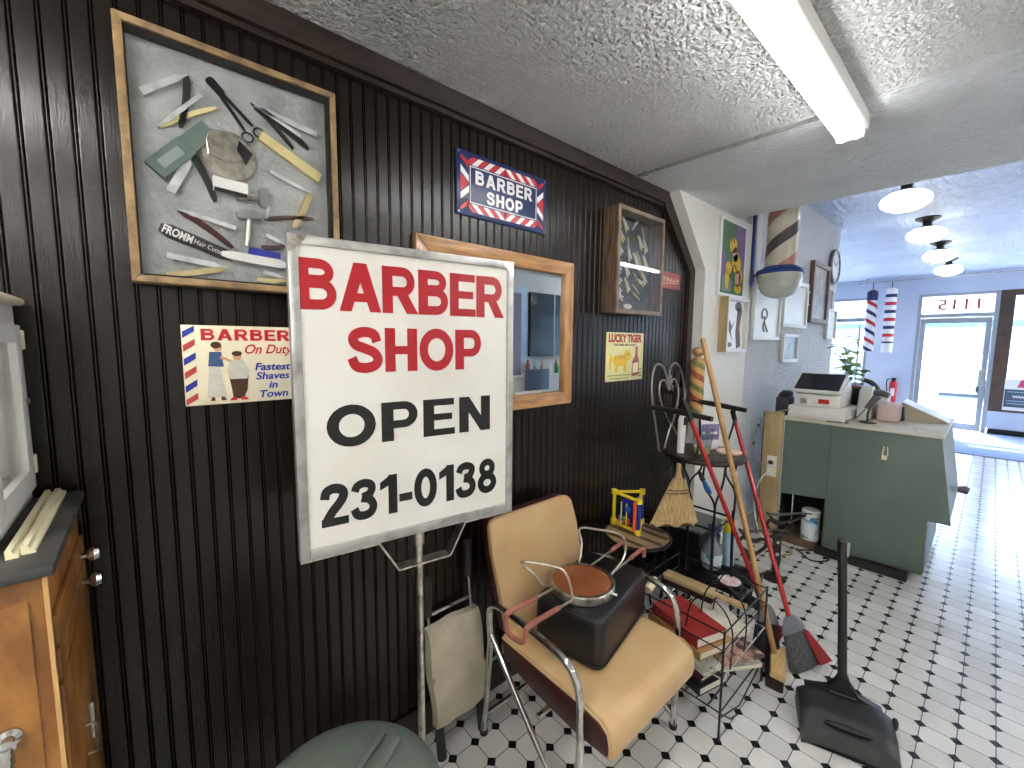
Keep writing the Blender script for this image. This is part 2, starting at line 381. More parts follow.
def cm(P): return [(v.x, v.y) for v in catmull([(a, b, 0) for a, b in P], 6)]
def bx4(x0, y0, x1, y1): return ('p', [(x0, y0), (x1, y0), (x1, y1), (x0, y1)])
GLY = {
 'B': (.86, [bx4(0, 0, .26, 1), ('r', [(.24, .905), (.48, .905)]+arc(.48, .745, .21, .16)+[(.24, .585)], .19), ('r', [(.24, .525), (.50, .525)]+arc(.50, .315, .235, .21)+[(.24, .1)], .2), bx4(.62, .12, .84, .48) if False else bx4(.24, .5, .3, .6)]),
 'R': (.90, [bx4(0, 0, .26, 1), ('r', [(.24, .905), (.52, .905)]+arc(.52, .69, .215, .215)+[(.24, .475)], .2), ('p', [(.32, .48), (.60, .50), (.92, 0), (.62, 0)])]),
 'P': (.82, [bx4(0, 0, .26, 1), ('r', [(.24, .905), (.49, .905)]+arc(.49, .665, .215, .24)+[(.24, .425)], .2)]),
 'A': (.98, [('p', [(0, 0), (.27, 0), (.64, 1), (.345, 1)]), ('p', [(.98, 0), (.71, 0), (.345, 1), (.64, 1)]), bx4(.2, .2, .78, .38)]),
 'E': (.78, [bx4(0, 0, .26, 1), bx4(.24, .82, .76, 1), bx4(.24, .42, .71, .595), bx4(.24, 0, .78, .18)]),
 'S': (.84, [('r', cm([(.70, .68), (.63, .845), (.42, .90), (.21, .85), (.135, .73), (.21, .61), (.42, .53), (.63, .44), (.72, .28), (.63, .15), (.41, .10), (.19, .15), (.10, .33)]), .225)]),
 'H': (.84, [bx4(0, 0, .26, 1), bx4(.58, 0, .84, 1), bx4(.24, .40, .60, .59)]),
 'O': (.98, [('c', arc(.49, .5, .37, .40, 0, 345, 23), .23)]),
 'N': (.84, [bx4(0, 0, .25, 1), bx4(.59, 0, .84, 1), ('p', [(0, 1), (.26, 1), (.84, 0), (.58, 0)])]),
 '2': (.70, [('r', cm([(.12, .66), (.17, .83), (.36, .895), (.55, .83), (.58, .69), (.48, .53), (.29, .33), (.15, .12)]), .225), bx4(.03, 0, .70, .19)]),
 '3': (.70, [('r', cm([(.11, .72), (.18, .85), (.35, .90), (.52, .85), (.56, .74), (.48, .61), (.30, .56)]), .205), ('r', cm([(.28, .54), (.49, .48), (.59, .31), (.52, .155), (.35, .10), (.17, .14), (.09, .30)]), .21)]),
 '1': (.50, [bx4(.25, 0, .50, 1), ('p', [(.31, 1), (.50, 1), (.27, .74), (.02, .64), (.02, .83)])]),
 '0': (.70, [('c', arc(.35, .5, .245, .405, 0, 345, 23), .215)]),
 '8': (.70, [('c', arc(.35, .73, .19, .175, 0, 345, 23), .19), ('c', arc(.35, .30, .24, .205, 0, 345, 23), .205)]),
 '-': (.38, [bx4(0, .26, .38, .46)]), ' ': (.3, [])}
def btext(name, s, box, f, m, parent, depth=.001, gap=.085, label=None):
    W = sum(GLY[c][0] for c in s)+gap*(len(s)-1); u0, u1, v0, v1 = box; sx = (u1-u0)/W; sy = v1-v0; mb = MB(); x = 0; k = 0
    for c in s:
        w, parts = GLY[c]
        for q in parts:
            g = lambda u, v, d, x=x: f(u0+(x+u)*sx, v0+v*sy, d); k += 1; d1 = depth+k*.00001
            if q[0] == 'p': mb.prism(q[1], 0, d1, f=g)
            else: ribbon(mb, q[1], q[2], g, 0, d1, closed=q[0] == 'c')
        x += w+gap
    return mb.build(name, m, parent, angle=20, label=label)
def wallf(y): return lambda u, v, d: (u, y-d, v)

# ================================================================== THE SETTING
CZ = 2.42; FZ = 2.85; HX = 1.85; RY = -3.9; BX = -3.0; SX = 9.8
S('floor', MB().b2((BX-.1, RY-.1, -.1), (SX+.1, 2.0, 0)), M_floor)
# beadboard wall: flat boards with a double groove between them
P_ = .0405
prof = []
x = BX; k = 0
while x < 1.378:
    for dx, dy in ((0, 0), (.0008, -.0003), (.0022, -.0003), (.0282, -.0003), (.0296, -.0003), (.0307, .0000), (.0316, .0009), (.0322, .0030), (.0331, .0032), (.0337, .0008), (.0344, -.0010), (.0356, -.0017), (.0368, -.0010), (.0375, .0008), (.0381, .0032), (.0390, .0030), (.0396, .0009)):
        if x+dx <= 1.378: prof.append((x+dx, dy))
    x += P_
mb = MB()
def ztop(x): return CZ if x <= 1.0 else CZ-(x-1.0)*(CZ-2.012)/.378
low = [mb.bm.verts.new((a, b, 0)) for a, b in prof]; top = [mb.bm.verts.new((a, b, ztop(a))) for a, b in prof]
bl = [mb.bm.verts.new((a, .06, 0)) for a, b in prof]; bt = [mb.bm.verts.new((a, .06, ztop(a))) for a, b in prof]
for i in range(len(prof)-1):
    mb.face([low[i], low[i+1], top[i+1], top[i]]); mb.face([bl[i+1], bl[i], bt[i], bt[i+1]]); mb.face([top[i], top[i+1], bt[i+1], bt[i]])
S('wall_left', mb, M_bead, angle=75)
# crown board, slanted corner board and upright at the end of the panelling
mb = MB()
mb.prism([(BX, 2.35), (.97, 2.35), (1.0, 2.418), (BX, 2.418)], -.035, 0)
mb.prism([(BX, 2.335), (.965, 2.335), (.97, 2.35), (BX, 2.35)], -.018, 0)
mb.prism([(.962, 2.34), (1.0, 2.42), (1.378, 2.012), (1.312, 1.985)], -.028, 0)
mb.prism([(1.312, 1.985), (1.378, 2.012), (1.378, 0), (1.312, 0)], -.026, 0)
S('trim_1', mb, M_trimdark)
S('baseboard_left', MB().b2((BX, -.018, 0), (1.312, 0, .12), bev=.004), M_trimdark)
# white boarded slab that stands proud of the panelling, then the stucco wall beyond it
mb = MB().prism([(1.0, CZ), (1.378, 2.012), (1.378, 0), (2.12, 0), (2.12, CZ)], -.092, .06)
S('wall_left', mb, M_white)
mb = MB().b2((2.12, -.088, 0), (4.75, .06, FZ)); mb.b2((HX, -.089, CZ-.02), (2.12, .06, FZ)); mb.b2((4.65, .0, 0), (4.75, 1.7, FZ))
S('wall_left', mb, M_text)
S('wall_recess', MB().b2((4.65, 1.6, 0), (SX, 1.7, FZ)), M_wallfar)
S('baseboard_left', MB().b2((2.12, -.1, 0), (4.75, -.088, .1), bev=.003), M_white)
# ceilings: low textured one, higher one beyond the step
S('ceiling', MB().b2((BX, RY, CZ), (.63, .06, CZ+.05)), M_ceil)
S('ceiling', MB().b2((.63, RY, CZ), (HX, .06, CZ+.05)), M_ceil2)
S('trim_2', MB().b2((HX-.05, RY, CZ+.05), (HX, .06, FZ)), M_white)
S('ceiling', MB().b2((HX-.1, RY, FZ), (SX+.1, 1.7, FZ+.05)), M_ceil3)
S('wall_right', MB().b2((BX, RY-.1, 0), (SX, RY, FZ)), M_wallrm)
S('wall_back', MB().b2((BX-.1, RY, 0), (BX, .06, CZ+.05)), M_wallrm)
tag(MB().tube([(.63, -.015, CZ-.008), (.652, -.86, CZ-.008)], .008).m(M_alu).box((.634, -.1, CZ-.008), (.03, .012, .02)).build('ceiling_conduit'),
    'thin pale conduit run crossing the near ceiling to the tube light', 'conduit')

# ---- storefront
y0, y1 = -.385, -1.30
fr = MB()
fr.b2((SX, -1.36, 0), (SX+.1, y1-.0, 2.5)); fr.b2((SX, y0, 0), (SX+.1, y0+.05, 2.5)); fr.b2((SX, y1, 2.45), (SX+.1, y0, 2.5)); fr.b2((SX, y1, 2.06), (SX+.1, y0, 2.13))
S('trim_3', fr, M_doorf)
dr = thing('door_1', None, None, (SX+.03, (y0+y1)/2, 0)); dr['kind'] = 'structure'
mb = MB(); X0, X1 = SX+.02, SX+.06
mb.b2((X0, y0-.005, .01), (X1, y0-.075, 2.05)); mb.b2((X0, y1+.005, .01), (X1, y1+.075, 2.05)); mb.b2((X0, y0-.075, 1.95), (X1, y1+.075, 2.05)); mb.b2((X0, y0-.075, .01), (X1, y1+.075, .13))
mb.build('door_frame', M_doorf, dr)
MB().b2((X0+.015, y0-.075, .13), (X0+.02, y1+.075, 1.95)).build('door_pane', M_glass, dr)
MB().b2((X0-.03, y1+.03, .82), (X0, y1+.1, 1.12), bev=.006).build('door_handle', M_alu, dr)
MB().tube([(X0-.06, y0-.1, 1.02), (X0-.06, y1+.12, 1.02)], .012).build('push_bar', M_alu, dr)
tr = MB().b2((SX+.03, y1, 2.13), (SX+.034, y0, 2.45)).build('window_1', M_glass, kind='structure')
text('lettering', '1115', (-1.13, -.60, 2.195, 2.385), lambda u, v, d: (SX+.028-d, u, v), mat('brick_red_paint', '#a04a3c', .5), tr, bold=.012, depth=.002)
wf = MB(); wf.b2((SX, -.335, 0), (SX+.1, .37, FZ)); wf.b2((SX, .37, 2.5), (SX+.1, 1.6, FZ)); wf.b2((SX, .37, 0), (SX+.1, 1.6, .7))
wf.b2((SX, -3.9, 2.5), (SX+.1, -.335, FZ)); wf.b2((SX, -3.9, .09), (SX+.1, -1.36, .40))
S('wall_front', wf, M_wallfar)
S('baseboard_front', MB().b2((SX-.02, -3.9, 0), (SX, -1.38, .09)), M_blk)
wb = MB(); wb.b2((SX-.01, -1.53, .40), (SX+.08, -1.36, 2.5)); wb.b2((SX-.01, -3.9, .40), (SX+.08, -1.53, .58)); wb.b2((SX-.01, -3.9, 2.4), (SX+.08, -1.53, 2.5))
wb.b2((SX-.01, -2.75, .58), (SX+.08, -2.68, 2.4))
win2 = wb.build('window_2', M_brownf, kind='structure')
MB().b2((SX+.03, -3.9, .58), (SX+.035, -1.53, 2.4)).build('window_pane', M_glass, win2)
wl = MB(); wl.b2((SX+.01, .37, .7), (SX+.08, .42, 2.5)); wl.b2((SX+.01, 1.55, .7), (SX+.08, 1.6, 2.5)); wl.b2((SX+.01, .37, 2.45), (SX+.08, 1.6, 2.5)); wl.b2((SX+.01, .37, .7), (SX+.08, 1.6, .76)); wl.b2((SX+.01, .37, 2.02), (SX+.08, 1.6, 2.1)); wl.b2((SX+.01, .5, .7), (SX+.08, .53, 1.95))
win3 = wl.build('window_3', M_doorf, kind='structure')
MB().b2((SX+.03, .42, .76), (SX+.035, 1.55, 2.45)).build('window_pane', M_glass, win3)
tag(MB().b2((7.35, -2.0, 0), (9.7, -.55, .012), bev=.004).build('doormat', M_mat), 'grey blue mat on the tiles inside the glass shop door', 'doormat')

# ---- street outside
S('ground', MB().b2((SX+.1, -30, -.3), (12.6, 30, -.05)), M_conc)
S('ground', MB().b2((12.6, -60, -.4), (60, 60, -.2)), M_stone)
bd = thing('street_building', 'long pale shop building across the street seen through the glass', 'building', (30, 0, -.2))
mb = MB().b2((30, -30, -.2), (38, 30, 7)); mb.b2((29.8, -30, 3.1), (30, 30, 3.5)); mb.build('wall', M_facade, bd)
for i in range(14):
    yy = -16+i*2.6
    f_ = MB().b2((29.92, yy-.9, .8), (30.0, yy+.9, 2.3)).build('window', M_facglass, bd)
    MB().b2((29.9, yy-.03, .8), (29.93, yy+.03, 2.3)).build('mullion', M_whiteb, f_)
MB().b2((29.85, -30, 2.5), (30, 30, 2.8)).build('fascia_stripe', mat('teal_stripe', '#5f9c96', .6), bd)
def car(name, label, x, ynose, paint, sgn, L=4.5, H=1.4, W=1.75, van=False):
    t = thing(name, label, 'car', (x, ynose, -.2))
    def f(u, v, d): return (x+d, ynose+sgn*u, -.2+v)
    if van: body = [(0, .35), (0, .95), (.25, 1.1), (1.0, 1.2), (1.5, 1.95), (4.9, 1.95), (5.0, .4), (4.3, .35), (.9, .3)]
    else: body = [(0, .3), (.02, .55), (.25, .7), (1.05, .86), (1.2, .9), (3.9, .98), (4.4, .95), (L, .6), (L-.05, .32), (3.9, .28), (.7, .25)]
    MB().prism(body, -W/2, W/2, f=f, bev=.05).build('body', paint, t)
    if not van: MB().prism([(1.1, .85), (1.95, H), (3.1, H), (4.0, .93)], -W/2+.12, W/2-.12, f=f, bev=.06).build('cabin', M_facglass, t)
    else: MB().prism([(1.1, 1.2), (1.55, 1.85), (2.3, 1.85), (2.3, 1.2)], -W/2-.01, W/2+.01, f=f).build('side_window', M_facglass, t)
    for u in (.85, (4.0 if van else 3.65)):
        for d in (-W/2+.08, W/2-.08):
            MB().lathe([(.0, -.1), (.2, -.1), (.31, -.09), (.33, 0), (.31, .09), (.2, .1), (0, .1)], (x+d, ynose+sgn*u, -.2+.33), 28, rot=(0, PI/2, 0)).build('wheel', M_tyre, t)
    MB().b2((x-W/2-.01, ynose+sgn*.12, -.2+.55), (x-W/2+.3, ynose+sgn*.55, -.2+.66), bev=.02).build('headlight', M_steel, t)
    return t
car('parked_car', 'silver blue car with its nose showing through the shop door glass', 14.2, -.46, M_carb, 1)
car('parked_van', 'white van farther across the street behind the silver car', 20.5, -2.2, M_carw, 1, van=True)

# ================================================================== LIGHT FITTINGS
def tubelight(x0, x1, yc, label, z=CZ, m=M_tube):
    t = thing('tube_light', label, 'ceiling light', ((x0+x1)/2, yc, z), 'fluorescent strip lights')
    MB().prism([(yc-.050, z-.002), (yc-.052, z-.055), (yc-.046, z-.062), (yc+.046, z-.062), (yc+.052, z-.055), (yc+.050, z-.002)], x0, x1, plane='yz').build('housing', M_plastw, t)
    for q in (-.022, .022):
        MB().cyl((x0+.03, yc+q, z-.081), (x1-.03, yc+q, z-.081), .0165, seg=14).build('tube', m, t)
    for xx in (x0+.015, x1-.015):
        MB().b2((xx-.014, yc-.044, z-.095), (xx+.014, yc+.044, z-.05), bev=.004).build('tube_holder', M_plastw, t)
    return t
tubelight(-.48, .76, -.925, 'long fluorescent strip light on the near textured ceiling')
tubelight(-2.85, -1.62, -.925, 'added unseen fill light behind the camera, in line with the near strip', m=M_filltube)  # added lamp out of view, brightens the foreground
tubelight(-2.95, -1.72, -2.6, 'added unseen fill light behind the camera on the opposite side', m=M_filltube)  # invented off-frame lamp, lifts the floor and its bounce onto the ceiling
tubelight(.35, 1.57, -2.9, 'added unseen fill light over the opposite side of the room', m=M_filltube)  # unseen lamp added for general light on the near things
tl = tubelight(4.1, 6.5, -2.75, 'fluorescent strip light on the far ceiling over the back bar', z=FZ)
GL = [(3.25, -.80), (4.80, -.80), (6.35, -.80), (7.90, -.80)]
ordn = ['schoolhouse globe light nearest the ceiling step, its fitting hidden', 'second schoolhouse globe light from the ceiling step', 'third schoolhouse globe light from the ceiling step', 'schoolhouse globe light nearest the shop front']
def globe(x, y, label):
    t = thing('globe_light', label, 'ceiling light', (x, y, FZ), 'row of white globe ceiling lights')
    MB().lathe([(0, 0), (.1, 0), (.1, -.012), (.07, -.03), (.038, -.045), (.034, -.075), (.09, -.1), (.1, -.115), (0, -.118)], (x, y, FZ), 28).build('fitter', M_blk, t)
    MB().lathe([(.075, -.1), (.11, -.112), (.148, -.14), (.160, -.17), (.15, -.20), (.118, -.225), (.08, -.243), (.04, -.252), (0, -.254)], (x, y, FZ), 36).build('globe', M_milk, t)
for (a, b), l in zip(GL, ordn): globe(a, b, l)
# hanging rail with two barber pole banners near the shop front
rl = thing('ceiling_rail', 'thin horizontal rail near the shop front carrying the striped poles', 'rail', (8.9, .3, 2.76))
MB().tube([(9.55, .55, 2.765), (9.3, -3.6, 2.765)], .012).build('bar', M_alu, rl)
for a in (.42, -.9, -2.2): MB().cyl((9.55-.06*(.55-a), a, 2.765), (9.55-.06*(.55-a), a, FZ), .008).build('hanger', M_alu, rl)
def hangpole(x, y, z0, z1, r, kind, label, tilt=0):
    t = thing('hanging_barber_pole', label, 'barber pole', (x, y, z0), 'striped poles hanging at the shop front')
    sm = stripe_mat('slanted_stripes', [(0, '#c6242c'), (.2, '#ecebe8'), (.5, '#1d2c5e'), (.7, '#ecebe8')], .36, 1) if kind == 0 else stripe_mat('level_stripes', [(0, '#c6242c'), (.2, '#ecebe8'), (.5, '#1d2c5e'), (.7, '#ecebe8')], .30, 0)
    zl = z0+(.18 if kind else 0); zh = z1-(.17 if kind == 0 else 0)
    MB().lathe([(0, zl), (r, zl), (r, zh), (0, zh)], (x, y, 0), 24).build('striped_body', sm, t)
    MB().lathe([(0, z0), (r, z0), (r, zl), (0, zl)], (x, y, 0), 24).build('label_end', M_whiteb, t) if kind else MB().lathe([(0, zh), (r, zh), (r, z1), (0, z1)], (x, y, 0), 24).build('navy_top', M_navy, t)
    MB().lathe([(0, z1), (r*.9, z1), (r*.5, z1+.03), (0, z1+.03)], (x, y, 0), 20).build('cap', M_dsteel if kind == 0 else M_whiteb, t)
    MB().tube([(x, y, z1+.03), (x, y, 2.755)], .006).build('hook', M_dsteel, t)
hangpole(9.45, .30, 1.42, 2.58, .085, 0, 'hanging pole with slanted red and blue stripes below a navy top')
hangpole(9.45, .02, 1.40, 2.60, .085, 1, 'hanging pole with level curved red and navy bands on white')
e = thing('fire_extinguisher', 'red fire extinguisher on the far wall left of the shop door', 'fire extinguisher', (9.70, -.1, .42))
MB().lathe([(0, .42), (.055, .42), (.06, .44), (.06, .78), (.045, .83), (.02, .85), (0, .85)], (9.70, -.1, 0), 20).build('tank', M_redb, e)
MB().b2((9.66, -.13, .85), (9.72, -.07, .90)).build('valve', M_dsteel, e)
MB().tube([(9.70, -.06, .88), (9.68, -.0, .84), (9.66, -.02, .6)], .01, smooth=5).build('hose', M_blk, e)
MB().b2((9.639, -.13, .55), (9.645, -.07, .7)).build('paper_tag', M_whiteb, e)
wp = thing('window_sign', 'dark slate sign with light lettering hanging in the far shop window', 'sign', (9.74, -1.68, .46))
MB().b2((9.74, -1.95, .50), (9.76, -1.53, .80)).build('board', mat('slate_blue', '#4a5a70', .5), wp)
MB().b2((9.75, -1.95, .44), (9.765, -1.52, .98)).build('backing', M_whiteb, wp)
for zz_ in (.555, .60, .755): MB().b2((9.7375, -1.92, zz_), (9.7395, -1.56, zz_+.012)).build('pale_line', M_lblue, wp)
MB().tube([(9.738, -1.62-.22*i/40, .68+.022*math.sin(i*1.1)) for i in range(41)], .006, seg=5).build('script_line', M_whiteb, wp)
MB().prism([(-1.66, .84), (-1.74, .84), (-1.76, .98), (-1.70, .98)], 9.745, 9.749, plane='yz').build('pink_patch', mat('pink_print', '#d2506e', .5), wp)

# ================================================================== WALL THINGS, LEFT TO RIGHT
def frame_rect(mb, x0, x1, z0, z1, w, ya, yb, bev=.003):
    mb.prism([(x0, z0), (x0+w, z0+w), (x0+w, z1-w), (x0, z1)], ya, yb, bev=bev); mb.prism([(x1, z0), (x1-w, z0+w), (x1-w, z1-w), (x1, z1)], ya, yb, bev=bev)
    mb.prism([(x0, z0), (x1, z0), (x1-w, z0+w), (x0+w, z0+w)], ya, yb, bev=bev); mb.prism([(x0, z1), (x1, z1), (x1-w, z1-w), (x0+w, z1-w)], ya, yb, bev=bev)
    return mb
# -- shadow box with barber tools
ax0, ax1, az0, az1 = -1.392, -.922, 1.666, 2.243
t = thing('display_case', 'shallow oak framed case of old barber tools on grey felt, upper left', 'display case', ((ax0+ax1)/2, 0, az0))
frame_rect(MB(), ax0, ax1, az0, az1, .017, -.055, -.001).build('frame', M_case, t)
frame_rect(MB(), ax0+.014, ax1-.014, az0+.014, az1-.014, .006, -.05, -.012, 0).build('liner', M_blkmat, t)
MB().b2((ax0+.012, -.012, az0+.012), (ax1-.012, -.003, az1-.012)).build('felt_backing', M_felt, t)
MB().b2((ax0+.016, -.050, az0+.016), (ax1-.016, -.0485, az1-.016)).build('glass_pane', M_glass, t)
YB = -.0125
def seg2(mb, a, b, w0, w1, ya, yb, n=1, bend=0, sq=.55):
    a = Vector((a[0], a[1])); b = Vector((b[0], b[1])); d = (b-a); q = Vector((-d.y, d.x)).normalized(); d.normalize()
    L = (b-a).length; up = []; dn = []
    N = 8
    for i in range(N+1):
        s_ = i/N; c = a+d*L*s_+q*bend*math.sin(PI*s_); w = (w0+(w1-w0)*s_)/2*(sq if i in (0, N) else 1)
        up.append(c+q*w); dn.append(c-q*w)
    return mb.prism([tuple(p) for p in up+dn[::-1]], ya, yb, bev=0)
def seg_blade(mb, a, b, w, ya, yb):
    a = Vector(a); b = Vector(b); d = (b-a).normalized(); q = Vector((-d.y, d.x))
    pts = [a-q*.0025, a+q*.0025, a+d*.018+q*.003, a+d*.024+q*w*.5, b+q*w*.5, b-q*w*.5, a+d*.024-q*w*.5, a+d*.018-q*.003]
    return mb.prism([tuple(p) for p in pts], ya, yb)
def razor(label, piv, hend, bend_, hm, w=.011, group='old razors in the upper left case', yb=YB, bw=.013, case=True):
    w *= 1.15; bw *= 1.15
    t = thing('straight_razor', label, 'razor', (piv[0], yb, piv[1]), group)
    mb = MB(); seg2(mb, piv, hend, w, w*.8, yb-.008, yb-.001, bend=.004); mb.build('handle', hm, t)
    if bend_: mb = MB(); seg_blade(mb, piv, bend_, bw, yb-.0115, yb-.0088); mb.build('blade', M_blade, t)
    mb = MB().cyl((piv[0], yb-.013, piv[1]), (piv[0], yb, piv[1]), .0022, seg=8); mb.build('pivot_pin', M_steel, t)
    return t
gA = 'old razors in the upper left case'
razor('open razor with black handle hanging down, top left of the tool case', (-1.263, 2.172), (-1.282, 2.046), (-1.351, 2.101), M_blkh, .014)
razor('open razor with slim ivory handle slanting under the top left black one', (-1.323, 2.034), (-1.207, 2.117), (-1.238, 2.135), M_ivory, .010, bw=.008)
razor('carved black handled razor with silver blade, top right of the tool case', (-1.122, 2.150), (-.990, 2.082), (-.967, 2.126), M_blkh, .015)
razor('plain black razor with thin blade below the carved one', (-1.128, 2.158), (-1.03, 2.07), (-1.012, 2.108), M_blkh, .009, bw=.008)
razor('black handled razor with broad worn blade left of the round clipper', (-1.262, 1.990), (-1.220, 1.885), (-1.310, 1.888), M_blkh, .015, bw=.016)
razor('open razor with curved bone handle at the right edge of the tool case', (-.992, 1.958), (-1.040, 1.852), (-1.092, 1.992), M_bone, .015, bw=.009)
razor('thin razor with dark brown handle right of the safety razors', (-1.108, 1.864), (-.985, 1.888), (-1.1, 1.899), M_brownp, .010, bw=.007)
razor('maroon handled razor lying above the black haircutter', (-1.296, 1.850), (-1.188, 1.775), (-1.180, 1.826), M_tort, .014, bw=.009)
razor('razor with bone handle and broad blade at the bottom of the tool case', (-1.205, 1.722), (-1.330, 1.692), (-1.325, 1.737), M_bone, .013, bw=.012)
razor('small razor with brown handle behind the corner of the big sign', (-1.06, 1.80), (-1.122, 1.789), (-1.11, 1.822), M_brownp, .010, bw=.009)
razor('ivory handled razor at the very bottom of the tool case', (-1.06, 1.706), (-1.136, 1.699), (-1.12, 1.722), M_ivory, .011, bw=.009)
g = thing('razor_box', 'faded green cardboard razor box left in the tool case', 'box', (-1.28, YB, 1.93), None)
mb = MB(); seg2(mb, (-1.337, 1.93), (-1.272, 2.005), .045, .045, YB-.018, YB, sq=1); mb.build('box_base', M_teal, g)
mb = MB(); seg2(mb, (-1.272, 2.005), (-1.226, 2.058), .040, .040, YB-.02, YB, sq=1); mb.build('box_lid', M_teal, g)
mb = MB(); seg2(mb, (-1.325, 1.945), (-1.285, 1.99), .02, .02, YB-.0185, YB-.018, sq=1); mb.build('paper_label', mat('grey_label', '#8d9a96', .6), g)
sc = thing('thinning_shears', 'long dark scissors with black blade pointing up left in the tool case', 'scissors', (-1.15, YB, 2.1))
mb = MB(); seg2(mb, (-1.222, 2.182), (-1.128, 2.098), .008, .008, YB-.008, YB-.004); seg2(mb, (-1.222, 2.182), (-1.19, 2.152), .022, .018, YB-.009, YB-.004); mb.build('blade', M_dsteel, sc)
mb = MB(); seg2(mb, (-1.205, 2.163), (-1.145, 2.082), .007, .007, YB-.004, YB); mb.build('blade', M_dsteel, sc)
for c in ((-1.141, 2.067), (-1.114, 2.087)):
    MB().tube([(c[0]+.013*math.cos(a/12*2*PI), YB-.005, c[1]+.012*math.sin(a/12*2*PI)) for a in range(12)], .0022, closed=True, seg=6).build('finger_ring', M_dsteel, sc)
tag(seg2(MB(), (-1.112, 2.08), (-.963, 2.006), .025, .027, YB-.012, YB, sq=1).build('comb_case', M_ivory), 'pale yellow flat comb case slanting down to the right in the tool case', 'case')
c = thing('antique_hair_clipper', 'round nickel hair clipper at the centre of the tool case', 'hair clipper', (-1.185, YB, 2.005))
MB().lathe([(0, 0), (.062, 0), (.064, .006), (.058, .012), (0, .016)], (-1.185, YB, 2.005), 32, rot=(PI/2, 0, 0), sc=(1, 1, 1)).build('case_body', M_chromew, c)
MB().prism([(-1.235, 2.03), (-1.225, 2.055), (-1.185, 2.062), (-1.15, 2.045), (-1.155, 2.0), (-1.19, 1.985), (-1.232, 1.995)], YB-.024, YB-.014, bev=.002).build('cover_plate', M_chromew, c, angle=15)
MB().lathe([(0, 0), (.012, 0), (.012, .006), (0, .008)], (-1.19, YB-.024, 2.0), 16, rot=(PI/2, 0, 0)).build('knob', M_chromew, c)
MB().prism([(-1.165, 2.045), (-1.135, 2.02), (-1.15, 1.99), (-1.17, 2.02)], YB-.026, YB-.02).build('lever', M_dsteel, c)
bx = thing('blade_packet', 'small white and black blade box under the round clipper', 'box', (-1.19, YB, 1.92))
mb = MB(); seg2(mb, (-1.224, 1.930), (-1.148, 1.926), .036, .036, YB-.014, YB, sq=1); mb.build('carton', M_whiteb, bx)
mb = MB(); seg2(mb, (-1.222, 1.916), (-1.150, 1.912), .010, .010, YB-.0155, YB-.013, sq=1); mb.build('black_band', M_black, bx)
for pts, lab in ((((-1.175, 1.903), (-1.118, 1.915), (-1.112, 1.944), (-1.112, 1.892)), 'safety razor lying sideways with its head to the right in the tool case'),
                 (((-1.156, 1.785), (-1.148, 1.858), (-1.176, 1.862), (-1.12, 1.870)), 'safety razor standing upright with wide head in the tool case')):
    t = thing('safety_razor', lab, 'razor', (pts[0][0], YB, pts[0][1]), 'safety razors in the tool case')
    MB().cyl((pts[0][0], YB-.008, pts[0][1]), (pts[1][0], YB-.008, pts[1][1]), .0055, seg=12).build('handle', M_chromew, t)
    mb = MB(); seg2(mb, pts[2], pts[3], .02, .02, YB-.016, YB-.002); mb.build('head', M_steel, t)
f = thing('haircutter', 'black plastic haircutter with white lettering and comb in the tool case', 'haircutter', (-1.25, YB, 1.75))
def slant(p0, p1):
    p0 = Vector(p0); p1 = Vector(p1); d = (p1-p0).normalized(); q = Vector((-d.y, d.x))
    return lambda u, v, dd: (p0.x+d.x*u+q.x*v, YB-.013-dd, p0.y+d.y*u+q.y*v)
mb = MB(); seg2(mb, (-1.335, 1.802), (-1.19, 1.750), .032, .026, YB-.013, YB); mb.build('grip', M_blkh, f)
text('lettering', 'FROMM', (.006, .066, -.010, .011), slant((-1.335, 1.802), (-1.19, 1.75)), M_whiteb, f, bold=.03, depth=.0006)
text('lettering', 'Hair Cutter', (.07, .135, -.006, .006), slant((-1.335, 1.802), (-1.19, 1.75)), M_whiteb, f, bold=.0, depth=.0006)
mb = MB(); seg2(mb, (-1.215, 1.756), (-1.065, 1.745), .020, .024, YB-.017, YB-.001); mb.build('comb', M_plastw, f)
tag(MB().box((-1.115, YB-.007, 1.77), (.075, .012, .018), rot=(0, .08, 0)).build('blade_carton', M_blue2), 'small blue blade carton above the white comb in the tool case', 'box')

# -- tin sign, on duty
t = thing('tin_sign', 'cream tin sign with barber and customer drawing, lettering On Duty', 'sign', (-1.16, 0, 1.36))
MB().b2((-1.308, -.006, 1.362), (-1.015, -.001, 1.571), bev=.002).build('plate', M_creamw, t)
ys = -.0063
mb = MB()
for k, z in enumerate((1.345, 1.380, 1.415, 1.450, 1.485, 1.520, 1.555)):
    mb.m(M_blue2 if k % 2 == 0 else mat('brick_red_print', '#bf3f38', .4))
    cl = lambda q: max(1.364, min(1.569, q))
    if k in (0,): continue
    mb.prism([(-1.306, cl(z-.018)), (-1.281, cl(z+.0)), (-1.281, cl(z+.016)), (-1.306, cl(z-.001))], ys-.0008, ys)
mb.build('striped_border', None, t)
btext('lettering', 'BARBERS', (-1.268, -1.025, 1.532, 1.562), wallf(ys), M_redb, t, gap=.14)
text('lettering', 'On Duty', (-1.172, -1.052, 1.488, 1.522), wallf(ys), M_redb, t, bold=.01, shear=.35)
text('lettering', 'Fastest\nShaves\nin\nTown', (-1.150, -1.06, 1.372, 1.470), wallf(ys), M_blue2, t, bold=.02, shear=.2)
def blob(cx, cz, rx, rz, n=14, rot=0): return [(cx+rx*math.cos(2*PI*i/n)*math.cos(rot)-rz*math.sin(2*PI*i/n)*math.sin(rot), cz+rx*math.cos(2*PI*i/n)*math.sin(rot)+rz*math.sin(2*PI*i/n)*math.cos(rot)) for i in range(n)]
mb = MB()
mb.m(M_paper).prism([(-1.254, 1.468), (-1.232, 1.468), (-1.218, 1.38), (-1.262, 1.38)], ys-.0006, ys)
